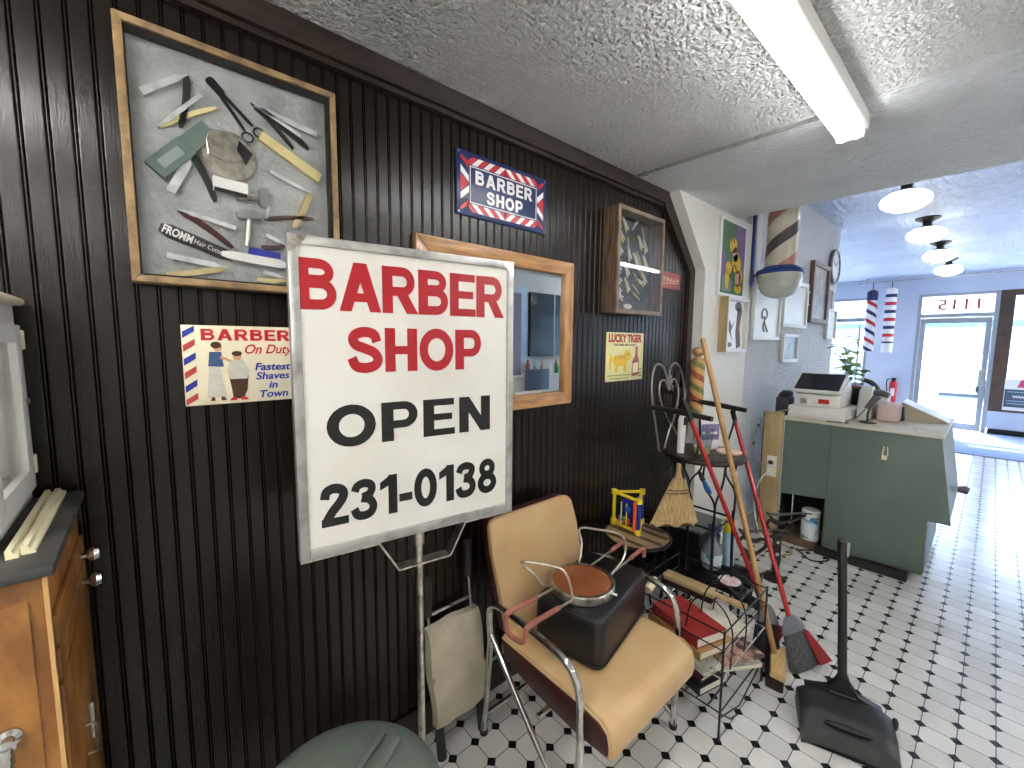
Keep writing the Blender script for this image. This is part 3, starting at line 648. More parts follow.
mb.m(mat('printed_blue', '#3d5a86', .5)).prism([(-1.252, 1.502), (-1.226, 1.502), (-1.222, 1.462), (-1.256, 1.464)], ys-.0008, ys)
mb.m(M_skin).prism(blob(-1.234, 1.514, .010, .011), ys-.0009, ys); mb.m(M_brownp).prism(blob(-1.237, 1.520, .012, .009), ys-.0012, ys)
mb.m(M_skin).prism([(-1.228, 1.492), (-1.205, 1.480), (-1.206, 1.474), (-1.23, 1.484)], ys-.0011, ys)
mb.m(M_brownp).prism([(-1.252, 1.382), (-1.246, 1.382), (-1.244, 1.372), (-1.255, 1.372)], ys-.0007, ys)
mb.m(M_brownp).prism([(-1.232, 1.382), (-1.224, 1.382), (-1.219, 1.372), (-1.231, 1.372)], ys-.0007, ys)
mb.build('barber_figure', None, t)
mb = MB()
mb.m(M_brownp).prism([(-1.212, 1.44), (-1.166, 1.44), (-1.17, 1.398), (-1.180, 1.374), (-1.204, 1.374), (-1.206, 1.398)], ys-.0006, ys)
mb.m(M_paper).prism([(-1.206, 1.482), (-1.178, 1.482), (-1.164, 1.448), (-1.170, 1.428), (-1.208, 1.428), (-1.216, 1.450)], ys-.0009, ys)
mb.m(M_skin).prism(blob(-1.191, 1.490, .010, .011), ys-.001, ys); mb.m(M_brownp).prism(blob(-1.191, 1.497, .012, .007), ys-.0012, ys)
mb.m(M_redb).prism([(-1.208, 1.378), (-1.196, 1.378), (-1.196, 1.37), (-1.212, 1.37)], ys-.0012, ys)
mb.m(M_redb).prism([(-1.186, 1.378), (-1.174, 1.378), (-1.168, 1.37), (-1.186, 1.37)], ys-.0012, ys)
mb.build('customer_figure', None, t)

# -- enamel BARBER SHOP sign with chevrons
t = thing('enamel_sign', 'small navy BARBER SHOP enamel sign with red and white chevron border', 'sign', (-.245, 0, 2.01))
sx0, sx1, sz0, sz1 = -.478, -.008, 2.010, 2.243
MB().b2((sx0, -.009, sz0), (sx1, -.001, sz1), bev=.003).build('plate', M_navy, t)
ys = -.0093
mb = MB()
cx, cz = (sx0+sx1)/2, (sz0+sz1)/2; ix0, ix1, iz0, iz1 = cx-.175, cx+.175, cz-.067, cz+.067; ox0, ox1, oz0, oz1 = sx0+.018, sx1-.018, sz0+.016, sz1-.016
for s_ in (-1, 1):
    for k in range(4):
        for sd in (-1, 1):
            a = .006+k*.055
            if a > .2: continue
            w = .0275; col = M_redb if k % 2 == 0 else M_whiteb
            zi, zo = (iz1+.004, oz1) if s_ > 0 else (iz0-.004, oz0)
            mb.m(M_redb if k % 2 == 0 else M_whiteb)
            for j in (0, 1):
                mb.m((M_redb, M_whiteb)[j])
                b0 = a+j*w*.95
                mb.prism([(cx+sd*(b0-.0), zi), (cx+sd*(b0+w*.9), zi), (cx+sd*(b0+w*.9-.033+.0), zo) if (b0+w*.9-.033) > 0 else (cx, zo), (cx+sd*max(0, b0-.033), zo)], ys-.0005, ys) if b0+w < .215 else None
for sd in (-1, 1):
    xo = ox1 if sd > 0 else ox0; xi = ix1+.005 if sd > 0 else ix0-.005
    mb.m(M_redb).prism([(xi, cz), (xo, cz+.032), (xo, cz-.032)], ys-.0005, ys)
    for s2 in (-1, 1):
        mb.m(M_whiteb).prism([(xi, cz+s2*.006), (xo, cz+s2*.038), (xo, cz+s2*.062), (xi, cz+s2*.030)], ys-.0005, ys)
        mb.m(M_redb).prism([(xi, cz+s2*.056), (xo, cz+s2*.088), (xo, cz+s2*.1), (xi+.0*sd, cz+s2*.078)], ys-.0005, ys)
mb.build('chevron_border', None, t)
frame_rect(MB(), ix0, ix1, iz0, iz1, .0035, ys-.001, ys, 0).build('inner_border', M_whiteb, t)
btext('lettering', 'BARBER', (ix0+.026, ix1-.026, cz+.006, cz+.056), wallf(ys), M_whiteb, t, gap=.16)
btext('lettering', 'SHOP', (ix0+.08, ix1-.08, cz-.056, cz-.008), wallf(ys), M_whiteb, t, gap=.16)
for a in (sx0+.01, sx1-.01):
    for b in (sz0+.01, sz1-.01): MB().cyl((a, -.011, b), (a, -.008, b), .003, seg=8).build('screw', M_steel, t)

# -- mirror
mx0, mx1, mz0, mz1 = -.655, .172, 1.243, 1.906
t = thing('wall_mirror', 'wall mirror in a wide golden oak frame behind the big sign', 'mirror', ((mx0+mx1)/2, 0, mz0))
mb = MB(); w = .058
mb.m(M_oakv).prism([(mx0, mz0), (mx0+w, mz0+w), (mx0+w, mz1-w), (mx0, mz1)], -.026, -.001, bev=.004).prism([(mx1, mz0), (mx1-w, mz0+w), (mx1-w, mz1-w), (mx1, mz1)], -.026, -.001, bev=.004)
mb.m(M_oakh).prism([(mx0, mz0), (mx1, mz0), (mx1-w, mz0+w), (mx0+w, mz0+w)], -.026, -.001, bev=.004).prism([(mx0, mz1), (mx1, mz1), (mx1-w, mz1-w), (mx0+w, mz1-w)], -.026, -.001, bev=.004)
mb.build('frame', None, t)
# bevelled glass
a0, a1, b0, b1 = mx0+w-.004, mx1-w+.004, mz0+w-.004, mz1-w+.004; bw = .022
mb = MB(); V = [mb.bm.verts.new(p) for p in [(a0, -.008, b0), (a1, -.008, b0), (a1, -.008, b1), (a0, -.008, b1), (a0+bw, -.0105, b0+bw), (a1-bw, -.0105, b0+bw), (a1-bw, -.0105, b1-bw), (a0+bw, -.0105, b1-bw)]]
mb.face([V[4], V[5], V[6], V[7]])
for i in range(4): mb.face([V[i], V[(i+1) % 4], V[4+(i+1) % 4], V[4+i]])
W_ = [mb.bm.verts.new(p) for p in [(a0, -.004, b0), (a1, -.004, b0), (a1, -.004, b1), (a0, -.004, b1)]]
mb.face(W_[::-1])
for i in range(4): mb.face([V[i], W_[i], W_[(i+1) % 4], V[(i+1) % 4]])
mb.build('mirror_glass', M_mirror, t, angle=1)

# -- deep case with straight razors
cx0, cx1, cz0, cz1, cy = .418, .848, 1.692, 2.215, -.085
t = thing('display_case', 'deep brown wooden case of pale razors on dark felt', 'display case', ((cx0+cx1)/2, 0, cz0))
mb = MB(); mb.b2((cx0, cy, cz0), (cx0+.014, -.001, cz1)); mb.b2((cx1-.014, cy, cz0), (cx1, -.001, cz1)); mb.b2((cx0+.014, cy, cz0), (cx1-.014, -.001, cz0+.014)); mb.b2((cx0+.014, cy, cz1-.014), (cx1-.014, -.001, cz1))
mb.build('sides', M_caseB, t)
frame_rect(MB(), cx0-.004, cx1+.004, cz0-.004, cz1+.004, .022, cy-.012, cy, .002).build('door_frame', mat('greyed_brown_frame', '#6a584a', .45, col2='#8a7766', nscale=14), t)
MB().b2((cx0+.014, -.016, cz0+.014), (cx1-.014, -.004, cz1-.014)).build('felt_backing', M_feltd, t)
MB().b2((cx0+.018, cy-.005, cz0+.018), (cx1-.018, cy-.0035, cz1-.018)).build('glass_pane', M_glass, t)
yb = -.017
proto = thing('straight_razor', 'pale handled straight razor inside the deep brown case', 'razor', (0, yb, 0), 'pale razors in the deep brown case')
mb = MB(); seg2(mb, (0, 0), (.085, .006), .010, .009, yb-.007, yb-.001, bend=.003); h_ = mb.build('handle', M_ivory, proto)
mb = MB(); seg_blade(mb, (0, 0), (.075, .022), .010, yb-.0105, yb-.0075); mb.build('blade', M_blade, proto)
hm2 = h_.data.copy(); hm2.materials[0] = M_bone
rz = [(.55, 2.16, -65), (.50, 2.17, -62), (.515, 2.10, -60), (.64, 2.105, 40), (.60, 2.07, -85), (.605, 2.02, -78), (.70, 2.09, -68), (.735, 2.14, -72), (.755, 2.08, -75), (.50, 2.03, -58), (.69, 2.00, -55),
      (.58, 1.93, -68), (.66, 1.99, -60), (.70, 1.93, -52), (.485, 1.93, -50), (.49, 1.87, -48), (.67, 1.885, -48), (.59, 1.85, -72), (.49, 1.81, -42), (.66, 1.82, -38), (.70, 1.855, -30), (.50, 1.765, -32), (.66, 1.775, -28), (.75, 1.90, -64), (.76, 1.99, -70)]
for i, (a, b, d) in enumerate(rz):
    o = proto if i == 0 else dup(proto, (a-.02, yb, b+.03))
    o.location = (a+.0, yb, b+.035); o.rotation_euler = (0, -math.radians(d), 0)
    if i % 3 == 1: o.children[0].data = hm2
tag(MB().prism(blob(.63, 1.735, .04, .014), yb-.003, yb).build('paper_tag', M_paper), 'white oval paper tag at the bottom of the deep razor case', 'tag')

# -- red script sign and yellow poster
t = thing('script_sign', 'small faded red sign with cream script right of the deep case', 'sign', (1.06, 0, 1.87))
MB().b2((.945, -.006, 1.872), (1.225, -.001, 1.972), bev=.002).build('plate', M_redpale, t)
pts = []
for i in range(60):
    u = i/59; pts.append((.965+u*.235+.008*math.sin(u*38), -.0072, 1.922+.016*math.sin(u*44+.5)*(1-.4*u)+.008*u))
MB().tube(pts, .0022, seg=5).build('script', M_cream, t)
MB().tube([(.965, -.0072, 1.898), (1.05, -.0072, 1.902), (1.2, -.0072, 1.912)], .002, seg=5).build('underline', M_cream, t)
t = thing('tin_poster', 'pale yellow LUCKY TIGER poster with a tiger and bottle drawing', 'poster', (.645, 0, 1.32))
MB().b2((.467, -.004, 1.325), (.826, -.001, 1.592), bev=.001).build('sheet', mat('pale_yellow_print', '#ddd79c', .45, col2='#d3cd95', nscale=7), t)
ys = -.0042
text('lettering', 'LUCKY TIGER', (.487, .805, 1.538, 1.584), wallf(ys), M_red, t, bold=.045)
text('lettering', 'FOR HAIR AND SCALP', (.535, .745, 1.519, 1.531), wallf(ys), M_black, t, bold=.02)
for u0, u1, z_, h_ in ((.483, .705, 1.357, .009), (.505, .68, 1.340, .006), (.785, .81, 1.385, .006), (.785, .81, 1.365, .006), (.785, .81, 1.347, .006)):
    MB().tube([(u0+(u1-u0)*k/60, ys-.0004, z_+h_*.35*math.sin(k*2.3)) for k in range(61)], .0012, seg=4).build('small_print', M_black, t)
myel = mat('printed_yellow', '#e0b62b', .5)
mb = MB().m(myel); ys2 = ys-.0006
mb.prism(blob(.60, 1.438, .075, .032), ys2, ys); mb.prism(blob(.665, 1.465, .036, .028), ys2-.0003, ys); mb.prism([(.53, 1.45), (.50, 1.48), (.495, 1.42), (.505, 1.39), (.515, 1.39), (.51, 1.42), (.52, 1.44)], ys2, ys)
mb.prism([(.555, 1.42), (.58, 1.42), (.57, 1.375), (.55, 1.375)], ys2, ys); mb.prism([(.63, 1.42), (.655, 1.42), (.66, 1.375), (.635, 1.375)], ys2, ys); mb.prism([(.64, 1.49), (.65, 1.508), (.662, 1.49)], ys2, ys); mb.prism([(.672, 1.49), (.686, 1.506), (.692, 1.485)], ys2, ys)
mb.m(M_brownp)
for a in range(5): mb.prism([(.55+a*.022, 1.465), (.557+a*.022, 1.465), (.553+a*.022, 1.44)], ys2-.0005, ys)
for a in (.655, .675): mb.prism(blob(a, 1.472, .004, .004, 8), ys2-.0008, ys)
mb.build('tiger_figure', None, t)
mb = MB().m(M_redpale).prism([(.712, 1.345), (.785, 1.352), (.782, 1.44), (.768, 1.465), (.766, 1.50), (.744, 1.498), (.742, 1.462), (.716, 1.432)], ys2, ys)
mb.m(M_cream).prism([(.722, 1.365), (.776, 1.37), (.774, 1.425), (.722, 1.42)], ys2-.0004, ys); mb.m(M_redb).prism([(.742, 1.50), (.768, 1.502), (.768, 1.516), (.742, 1.514)], ys2, ys)
mb.build('bottle_figure', None, t)

# ================================================================== BIG FREE-STANDING SIGN
A0 = Vector((-1.128, -.311, 0)); ev = Vector((.9907, -.1363, 0)).normalized(); nv = Vector((ev.y, -ev.x, 0))   # nv faces the camera
def sf(u, v, d): p = A0+ev*u+nv*d; return (p.x, p.y, v)
SW = .604; SZ0, SZ1 = 1.003, 1.772
t = thing('standing_sign', 'large white BARBER SHOP OPEN sign on a thin metal pole', 'sign', sf(SW/2, 0, -.018))
mb = MB()
def sbox(mb, u0, u1, v0, v1, d0, d1, bev=0): return mb.prism([(u0, v0), (u1, v0), (u1, v1), (u0, v1)], d0, d1, f=sf, bev=bev)
sbox(mb, 0, .022, SZ0, SZ1, -.04, 0, .003); sbox(mb, SW-.022, SW, SZ0, SZ1, -.04, 0, .003); sbox(mb, .022, SW-.022, SZ1-.022, SZ1, -.04, 0, .003); sbox(mb, .022, SW-.022, SZ0, SZ0+.026, -.04, 0, .003)
mb.build('frame', M_alu, t)
for u0, v0 in ((.001, SZ1-.045), (SW-.045, SZ1-.045)): MB().prism([(u0, v0+.044), (u0+.044, v0+.044), (u0+.022, v0+.020), (u0, v0)] if u0 < .1 else [(u0+.043, v0+.044), (u0, v0+.044), (u0+.022, v0+.020), (u0+.043, v0)], 0, .0012, f=sf).build('corner_plate', M_chromew, t)
sbox(MB(), .02, SW-.02, SZ0+.024, SZ1-.02, -.032, -.006).build('panel', M_signw, t)
fs = lambda u, v, d: sf(u, v, -.006+d)
for s_, bx_, m_, b_ in (('BARBER', (.016, .570, 1.605, 1.722), M_red, .042), ('SHOP', (.122, .495, 1.455, 1.567), M_red, .042), ('OPEN', (.068, .524, 1.272, 1.375), M_black, .045), ('231-0138', (.047, .548, 1.076, 1.182), M_black, .035)):
    btext('lettering', s_, bx_, fs, m_, t, depth=.0012, gap=.035 if s_ == 'BARBER' else .12 if s_ == 'OPEN' else .06)
mb = MB()
strap = [(.0, SZ0-.002), (.187, SZ0-.002), (.239, .912), (.391, .912), (.44, SZ0-.002), (SW, SZ0-.002)]
for (a, b), (c, d) in zip(strap, strap[1:]):
    q = Vector((c-a, d-b)); n_ = Vector((-q.y, q.x)).normalized()*.0022
    mb.prism([(a-n_.x, b-n_.y), (c-n_.x, d-n_.y), (c+n_.x, d+n_.y), (a+n_.x, b+n_.y)], -.04, -.002, f=sf)
mb.build('bracket', M_chromew, t)
MB().tube([sf(.302, 1.02, -.02), sf(.302, .03, -.02)], .0105, seg=14).build('pole', M_chromew, t)
MB().tube([sf(.302, 1.02, -.02), sf(.302, .965, -.02)], .015, seg=14).build('collar', M_chromew, t)
mb = MB().lathe([(0, 0), (.115, 0), (.12, .006), (.11, .016), (.03, .032), (0, .034)], sf(.302, 0, -.02), 32); mb.build('base', M_iron, t)

# ================================================================== LEFT CABINET AND DISPLAY CASE
kx0, kx1, ky0, ky1, kz = -2.15, -1.513, -.437, -.022, 1.192
t = thing('oak_cabinet', 'tall aged orange oak cabinet with black top, at the left edge', 'cabinet', ((kx0+kx1)/2, (ky0+ky1)/2, 0))
MB().b2((kx0+.004, ky0+.004, .05), (kx1-.004, ky1, kz-.018), bev=.003).build('body', M_cabinet, t)
MB().b2((kx0-.01, ky0-.010, kz-.018), (kx1+.011, ky1, kz), bev=.004).build('top', mat('worn_black_top', '#343433', .5, col2='#4c4a46', nscale=10), t)
MB().b2((kx0+.02, ky0+.02, 0), (kx1-.02, ky1-.02, .05)).build('plinth', M_blk, t)
zz = [(1.045, 1.095), (.985, 1.038)]
for (za, zb) in zz:
    d = MB().b2((kx1-.004, ky0+.025, za), (kx1+.004, ky1-.02, zb), bev=.003).build('drawer', M_cabinet, t)
    for yy in (-.33, -.13):
        pass
    for yy in (-.11,):
        MB().lathe([(0, 0), (.006, 0), (.006, .010), (.013, .014), (.016, .022), (.013, .030), (0, .032)], (kx1+.004, yy, (za+zb)/2), 18, rot=(0, PI/2, 0)).build('knob', M_chrome, d)
d = MB().b2((kx1-.004, ky0+.025, .08), (kx1+.004, ky1-.02, .975), bev=.003).build('door', M_cabinet, t)
MB().b2((kx1+.004, -.215, .72), (kx1+.014, -.185, .80), bev=.003).build('latch', M_chromew, d)
MB().tube([(kx1+.003, -.25, .72), (kx1+.018, -.25, .72), (kx1+.018, -.25, .78), (kx1+.003, -.25, .78)], .003).build('bail_pull', M_chromew, d)
d = MB().b2((kx0+.03, ky0-.002, .08), (kx1-.02, ky0+.004, 1.14), bev=.002).build('door', M_cabinet, t)
MB().lathe([(0, 0), (.014, 0), (.014, .004), (.007, .008), (.006, .02), (.011, .026), (0, .032)], (-1.565, ky0-.002, .94), 18, rot=(PI/2, 0, 0)).tube([(-1.565, ky0-.028, .94), (-1.567, ky0-.032, .92), (-1.571, ky0-.034, .89)], [.008, .011, .009], seg=10).build('lever_pull', M_chrome, d)
MB().b2((kx1-.004, ky0-.0015, .05), (kx1+.0015, ky0+.004, kz-.02)).build('edge_strip', mat('pale_oak_edge', '#c39a62', .5), t)
# loose mouldings on the top
for i, (xa, xb, lab) in enumerate(((-1.560, -1.545, 'cream strip of moulding on the cabinet top, nearer the white case'), (-1.545, -1.528, 'cream strip of moulding on the cabinet top, nearer the cabinet edge'))):
    w_ = xb-xa
    tag(MB().prism([(xa, kz), (xb-.001, kz), (xb-.001, kz+.006), (xa+w_*.6, kz+.008), (xa+w_*.45, kz+.014), (xa, kz+.014)], -.385+i*.008, -.03, plane=None, f=lambda u, v, d: (u, d, v)).build('moulding_strip', M_cream), lab, 'moulding', 'mouldings on the cabinet top')
# white glazed case
wx0, wx1, wy0, wy1, wz0, wz1 = -2.05, -1.580, -.375, -.02, kz, 1.60
t = thing('glazed_case', 'white painted display case with glass door on top of the oak cabinet', 'display case', ((wx0+wx1)/2, (wy0+wy1)/2, kz))
mb = MB(); th = .018
mb.b2((wx0, wy0, wz0), (wx1, wy1, wz0+.05), bev=.003); mb.b2((wx0, wy0, wz1-.07), (wx1, wy1, wz1), bev=.003); mb.b2((wx0, wy1-.012, wz0), (wx1, wy1, wz1))
for yy in (wy0, wy1-.05):
    for xx in (wx0, wx1-th): mb.b2((xx, yy, wz0), (xx+th, yy+.05, wz1))
mb.b2((wx0, wy0, wz0), (wx0+.012, wy1, wz1))
mb.build('carcass', M_plastw, t)
MB().b2((wx0-.02, wy0-.02, wz1), (wx1+.018, wy1, wz1+.016), bev=.006).build('cornice', mat('aged_cream_paint', '#dcd3b8', .5), t)
MB().b2((wx1-.010, wy0+.05, wz0+.05), (wx1-.007, wy1-.05, wz1-.07)).build('side_pane', M_glass, t)
dd = MB(); dd.b2((wx1, wy0+.03, wz0+.03), (wx1+.012, wy0+.07, wz1-.04), bev=.002); dd.b2((wx1, wy1-.08, wz0+.03), (wx1+.012, wy1-.03, wz1-.04), bev=.002); dd.b2((wx1, wy0+.07, wz0+.03), (wx1+.012, wy1-.08, wz0+.075)); dd.b2((wx1, wy0+.07, wz1-.075), (wx1+.012, wy1-.08, wz1-.04))
dd = dd.build('door', M_plastw, t)
for zz_ in (1.27, 1.53): MB().b2((wx1+.002, wy1-.03, zz_-.02), (wx1+.015, wy1-.015, zz_+.02), bev=.003).build('hinge', M_cream, dd)
MB().b2((wx1+.012, wy1-.078, 1.40), (wx1+.016, wy1-.035, 1.41)).build('wire_catch', M_chromew, dd)
MB().b2((wx0+.02, wy0+.02, 1.40), (wx1-.02, wy1-.02, 1.406)).build('glass_shelf', M_glass, t)
for i, (a, b, z_, m_, lab) in enumerate(((-1.63, -.12, 1.235, M_redpale, 'small dull red bottle inside the white glazed case'), (-1.66, -.22, 1.235, M_greenp, 'small green bottle inside the white glazed case'), (-1.62, -.2, 1.406, M_booktan, 'small amber bottle on the shelf in the white glazed case'))):
    tag(MB().lathe([(0, 0), (.02, 0), (.021, .05), (.009, .065), (.009, .085), (0, .086)], (a, b, z_+.001), 16).build('bottle', m_), lab, 'bottle', 'bottles in the white glazed case')

# ================================================================== RUBBISH BIN
bx_, by_ = -1.130, -.560
t = thing('rubbish_bin', 'grey green plastic bin with domed swing lid, bottom edge', 'bin', (bx_, by_, 0))
MB().lathe([(0, .002), (.15, .002), (.155, .01), (.19, .545), (.198, .55), (.198, .56), (0, .56)], (bx_, by_, 0), 44).build('bucket', M_bin, t)
lid = MB().lathe([(.203, .545), (.207, .55), (.205, .575), (.195, .59), (.16, .61), (.10, .624), (.05, .630), (0, .631)], (bx_, by_, 0), 48).build('lid', M_bin, t)
MB().box((bx_+.06, by_-.01, .629), (.17, .035, .014), rot=(0, 0, .55), bev=.005).box((bx_+.045, by_+.02, .630), (.17, .018, .010), rot=(0, 0, .55), bev=.004).build('grip_ridge', M_bin, lid)
MB().prism([(bx_-.17, by_+.02), (bx_-.06, by_-.15), (bx_-.04, by_-.14), (bx_-.14, by_+.06)], .595, .625, plane='xy', bev=.006).prism([(bx_-.06, by_+.13), (bx_-.02, by_+.1), (bx_-.11, by_-.06), (bx_-.15, by_-.0)], .60, .628, plane='xy', bev=.006).build('flap', M_bin, lid)

# ================================================================== FOLDED STOOL
t = thing('folding_stool', 'folded stool with cream vinyl seat and black grips against the wall', 'folding stool', (-.55, -.1, 0))
def fy(z): return -.135+.125*z/.75
mb = MB()
def cv(u, v):
    x = -.658+.232*u; z = .125+.345*v+.008*math.sin(u*PI)*(1 if v > .5 else -1); bul = .02*math.sin(PI*v)**.5
    if v > .97 or v < .03: bul *= .4
    return Vector((x+.004*math.sin(v*9), fy(z)-.018-bul*(.6+.4*math.sin(PI*u))-.003*math.sin(u*12+v*5), z-.02*(1-u)*0))
N = 16; mb.grid(cv, 14, N); mb.grid(lambda u, v: cv(u, v)+Vector((0, .03+.02*math.sin(PI*v), 0)), 14, N)
def edge(mb, fu): mb.grid(lambda a, b: cv(*fu(a))+Vector((0, (.03+.02*math.sin(PI*fu(a)[1]))*b, 0)), 14, 1)
edge(mb, lambda a: (0, a)); edge(mb, lambda a: (1, a)); edge(mb, lambda a: (a, 0)); edge(mb, lambda a: (a, 1))
bmesh.ops.remove_doubles(mb.bm, verts=mb.bm.verts, dist=.0005)
mb.build('seat_sling', M_canvas, t, angle=60)
for x_ in (-.638, -.452):
    h = .0 if x_ < -.6 else .09
    MB().tube([(x_, fy(.05)+.002, .02), (x_+.002, fy(.6)-.0, .52+h)], .0075, seg=12).build('leg_tube', M_chrome, t)
    MB().tube([(x_, fy(.0)+.0, .0), (x_, fy(.12), .125)], [.018, .016], seg=14).build('rubber_foot', M_blackrub, t)
    MB().tube([(x_+.002, fy(.6)-.0, .51+h), (x_+.002, fy(.62), .65+h)], [.0175, .0185], seg=14).build('grip', M_blackrub, t)
MB().tube([(-.638, -.018, .49), (-.44, -.025, .50)], .007).build('cross_bar', M_chrome, t)
MB().tube([(-.645, -.085, .09), (-.44, -.085, .12)], .010).build('lower_bar', M_blk, t)

# ================================================================== TAN ARMCHAIR
t = thing('armchair', 'tan vinyl armchair with chrome tube arms against the dark wall', 'armchair', (-.16, -.4, 0))
xl, xr = -.43, .098
mb = MB()
# seat profile in YZ, extruded in X ; front lip rolls down
sp = [(-.215, .43), (-.45, .425), (-.62, .425), (-.68, .42), (-.712, .40), (-.722, .37), (-.722, .315), (-.71, .30), (-.6, .305), (-.4, .318), (-.24, .34), (-.205, .36)]
mb.m(M_tan).prism(sp, xl+.012, xr-.012, plane='yz', bev=.010)
mb.build('seat', M_tan, t, angle=60)
mb = MB(); spi = [(-.225, .418), (-.62, .412), (-.672, .405), (-.698, .385), (-.706, .36), (-.706, .322), (-.6, .315), (-.4, .328), (-.24, .35)]
mb.prism(spi, xl, xl+.013, plane='yz', bev=.003).build('seat_side', M_maroon, t, angle=60); MB().prism(spi, xr-.013, xr, plane='yz', bev=.003).build('seat_side', M_maroon, t, angle=60)
for xx in (xl+.004, xr-.004):
    MB().tube([(xx, a, b) for a, b in [(-.225, .424), (-.45, .421), (-.62, .420), (-.676, .414), (-.706, .394), (-.714, .36), (-.714, .32)]], .0035, seg=6).build('piping', M_tan, t)
# back
def bk(u, v, d):   # u across, v height, d behind
    y = -.232+.118*v/.42; return (u, y+d, .415+v)
bp_ = [(xl+.03, 0)] + [(xl+.02, .3), (xl+.024, .392), (xl+.04, .414), (xl+.07, .42)] + [(xr-.07, .42), (xr-.035, .412), (xr-.018, .39), (xr-.015, .3), (xr-.02, 0)]
MB().prism(bp_, 0, .028, f=bk, bev=.010).build('back_cushion', M_tan, t, angle=60)
bp2 = [(u*1.0+(.006 if u < -.1 else -.006), v-.004 if v > .3 else v) for u, v in bp_]
MB().prism(bp2, .026, .068, f=bk, bev=.006).build('back_shell', M_maroon, t, angle=60)
for xx in (xl-.03, xr+.032):
    arm = [(xx, -.63, 0.012), (xx, -.632, .30), (xx, -.628, .46), (xx, -.60, .535), (xx, -.54, .567), (xx, -.42, .575), (xx, -.27, .575), (xx, -.205, .555), (xx, -.19, .50), (xx, -.20, .40)]
    MB().tube(arm, .0125, seg=12, smooth=5).build('arm_tube', M_chrome, t)
    MB().tube([(xx, -.20, .44), (xx, -.175, .2), (xx, -.155, .012)], .0125, seg=12, smooth=4).build('rear_leg', M_chrome, t)
    MB().tube([(xx, -.20, .44), (xx, -.36, .27), (xx, -.52, .12), (xx, -.622, .055)], .011, seg=12, smooth=4).build('side_brace', M_chrome, t)
    for yy in (-.63, -.155): MB().cyl((xx, yy, 0), (xx, yy, .016), .016, seg=14).build('foot', M_blackrub, t)
MB().tube([(xl-.03, -.165, .085), (xr+.032, -.165, .085)], .010, seg=10).build('stretcher', M_chrome, t)
MB().tube([(xl-.03, -.19, .33), (xr+.032, -.19, .33)], .008, seg=10).build('stretcher', M_chrome, t)
MB().tube([(xl-.03, -.45, .285), (xr+.032, -.45, .285)], .010, seg=10).build('stretcher', M_chrome, t)

# black booster on the seat
zb = .432
t = thing('booster_seat', 'black vinyl booster block sitting on the tan armchair seat', 'booster seat', (-.12, -.42, zb))
th_ = math.radians(12); R_ = Matrix.Rotation(th_, 3, 'Z'); cb_ = Vector((-.106, -.400, 0))
def bq(x, y, z): v = R_ @ Vector((x, y, 0)); return (cb_.x+v.x, cb_.y+v.y, z)
mb = MB()
lv = [(.0, .985, .0), (.012, 1.0, 0), (.10, 1.0, 0), (.150, .99, 0), (.166, .965, 0), (.173, .92, 0)]
def rrect(hx, hy, r, n=6):
    o = []
    for sx_, sy_, a0 in ((1, 1, 0), (-1, 1, 90), (-1, -1, 180), (1, -1, 270)):
        for k in range(n+1):
            a = math.radians(a0+90*k/n); o.append((sx_*(hx-r)+r*math.cos(a), sy_*(hy-r)+r*math.sin(a)))
    return o
rings = []
for z_, sc_, _ in lv:
    rings.append([mb.bm.verts.new(bq(x*sc_, y*sc_ if sc_ > .95 else y*sc_, zb+z_)) for x, y in rrect(.222, .137, .035)])
for A, B in zip(rings, rings[1:]):
    n = len(A)
    for i in range(n): mb.face([A[i], A[(i+1) % n], B[(i+1) % n], B[i]])
mb.face(rings[0][::-1]); mb.face(rings[-1])
mb.build('block', M_bvinyl, t, angle=50)
MB().tube([bq(x*1.0, y*1.0, zb+.012) for x, y in rrect(.224, .139, .035)], .003, closed=True, seg=6).build('piping', M_bvinyl, t)
MB().tube([bq(x*.972, y*.972, zb+.163) for x, y in rrect(.222, .137, .035)], .003, closed=True, seg=6).build('piping', M_bvinyl, t)

# round padded child seat frame
zt = zb+.1745
cc = Vector((-.178, -.397))
t = thing('child_seat_frame', 'round brown child seat pad in a wire frame with pink rubber bars', 'child seat', (cc.x, cc.y, zt))
MB().lathe([(0, 0), (.119, 0), (.124, .004), (.124, .030), (.120, .034), (.111, .034), (.111, .026), (0, .026)], (cc.x, cc.y, zt), 56).build('steel_ring', M_chromew, t)
MB().lathe([(0, .0265), (.109, .0265), (.109, .031), (.09, .036), (0, .038)], (cc.x, cc.y, zt), 56).build('pad', M_brownpad, t)
d1 = Vector((math.cos(math.radians(3)), math.sin(math.radians(3)))); n1 = Vector((-d1.y, d1.x))
def cp(a, b, z): q = cc+d1*a+n1*b; return (q.x, q.y, zt+z)
for sg in (-1, 1):
    MB().tube([cp(-.25, sg*.046, .030), cp(-.115, sg*.046, .022)], .0045, seg=8).build('rail', M_chromew, t)
    MB().tube([cp(.115, sg*.046, .022), cp(.30, sg*.046, .034)], .0045, seg=8).build('rail', M_chromew, t)
    MB().tube([cp(.27, sg*.046, .033), cp(.37, sg*.046, .040), cp(.385, sg*.046, .030), cp(.388, sg*.045, .0)], .0088, seg=10, smooth=3).build('rubber_bar', M_pinkrub, t)
MB().tube([cp(-.19, -.046, .027), cp(-.335, -.046, .034), cp(-.352, -.046, .022), cp(-.356, -.042, -.01), cp(-.358, -.02, -.022), cp(-.358, .02, -.022), cp(-.356, .042, -.008), cp(-.352, .046, .022), cp(-.335, .046, .034), cp(-.20, .046, .027)], .0088, seg=10, smooth=4).build('rubber_bar', M_pinkrub, t)
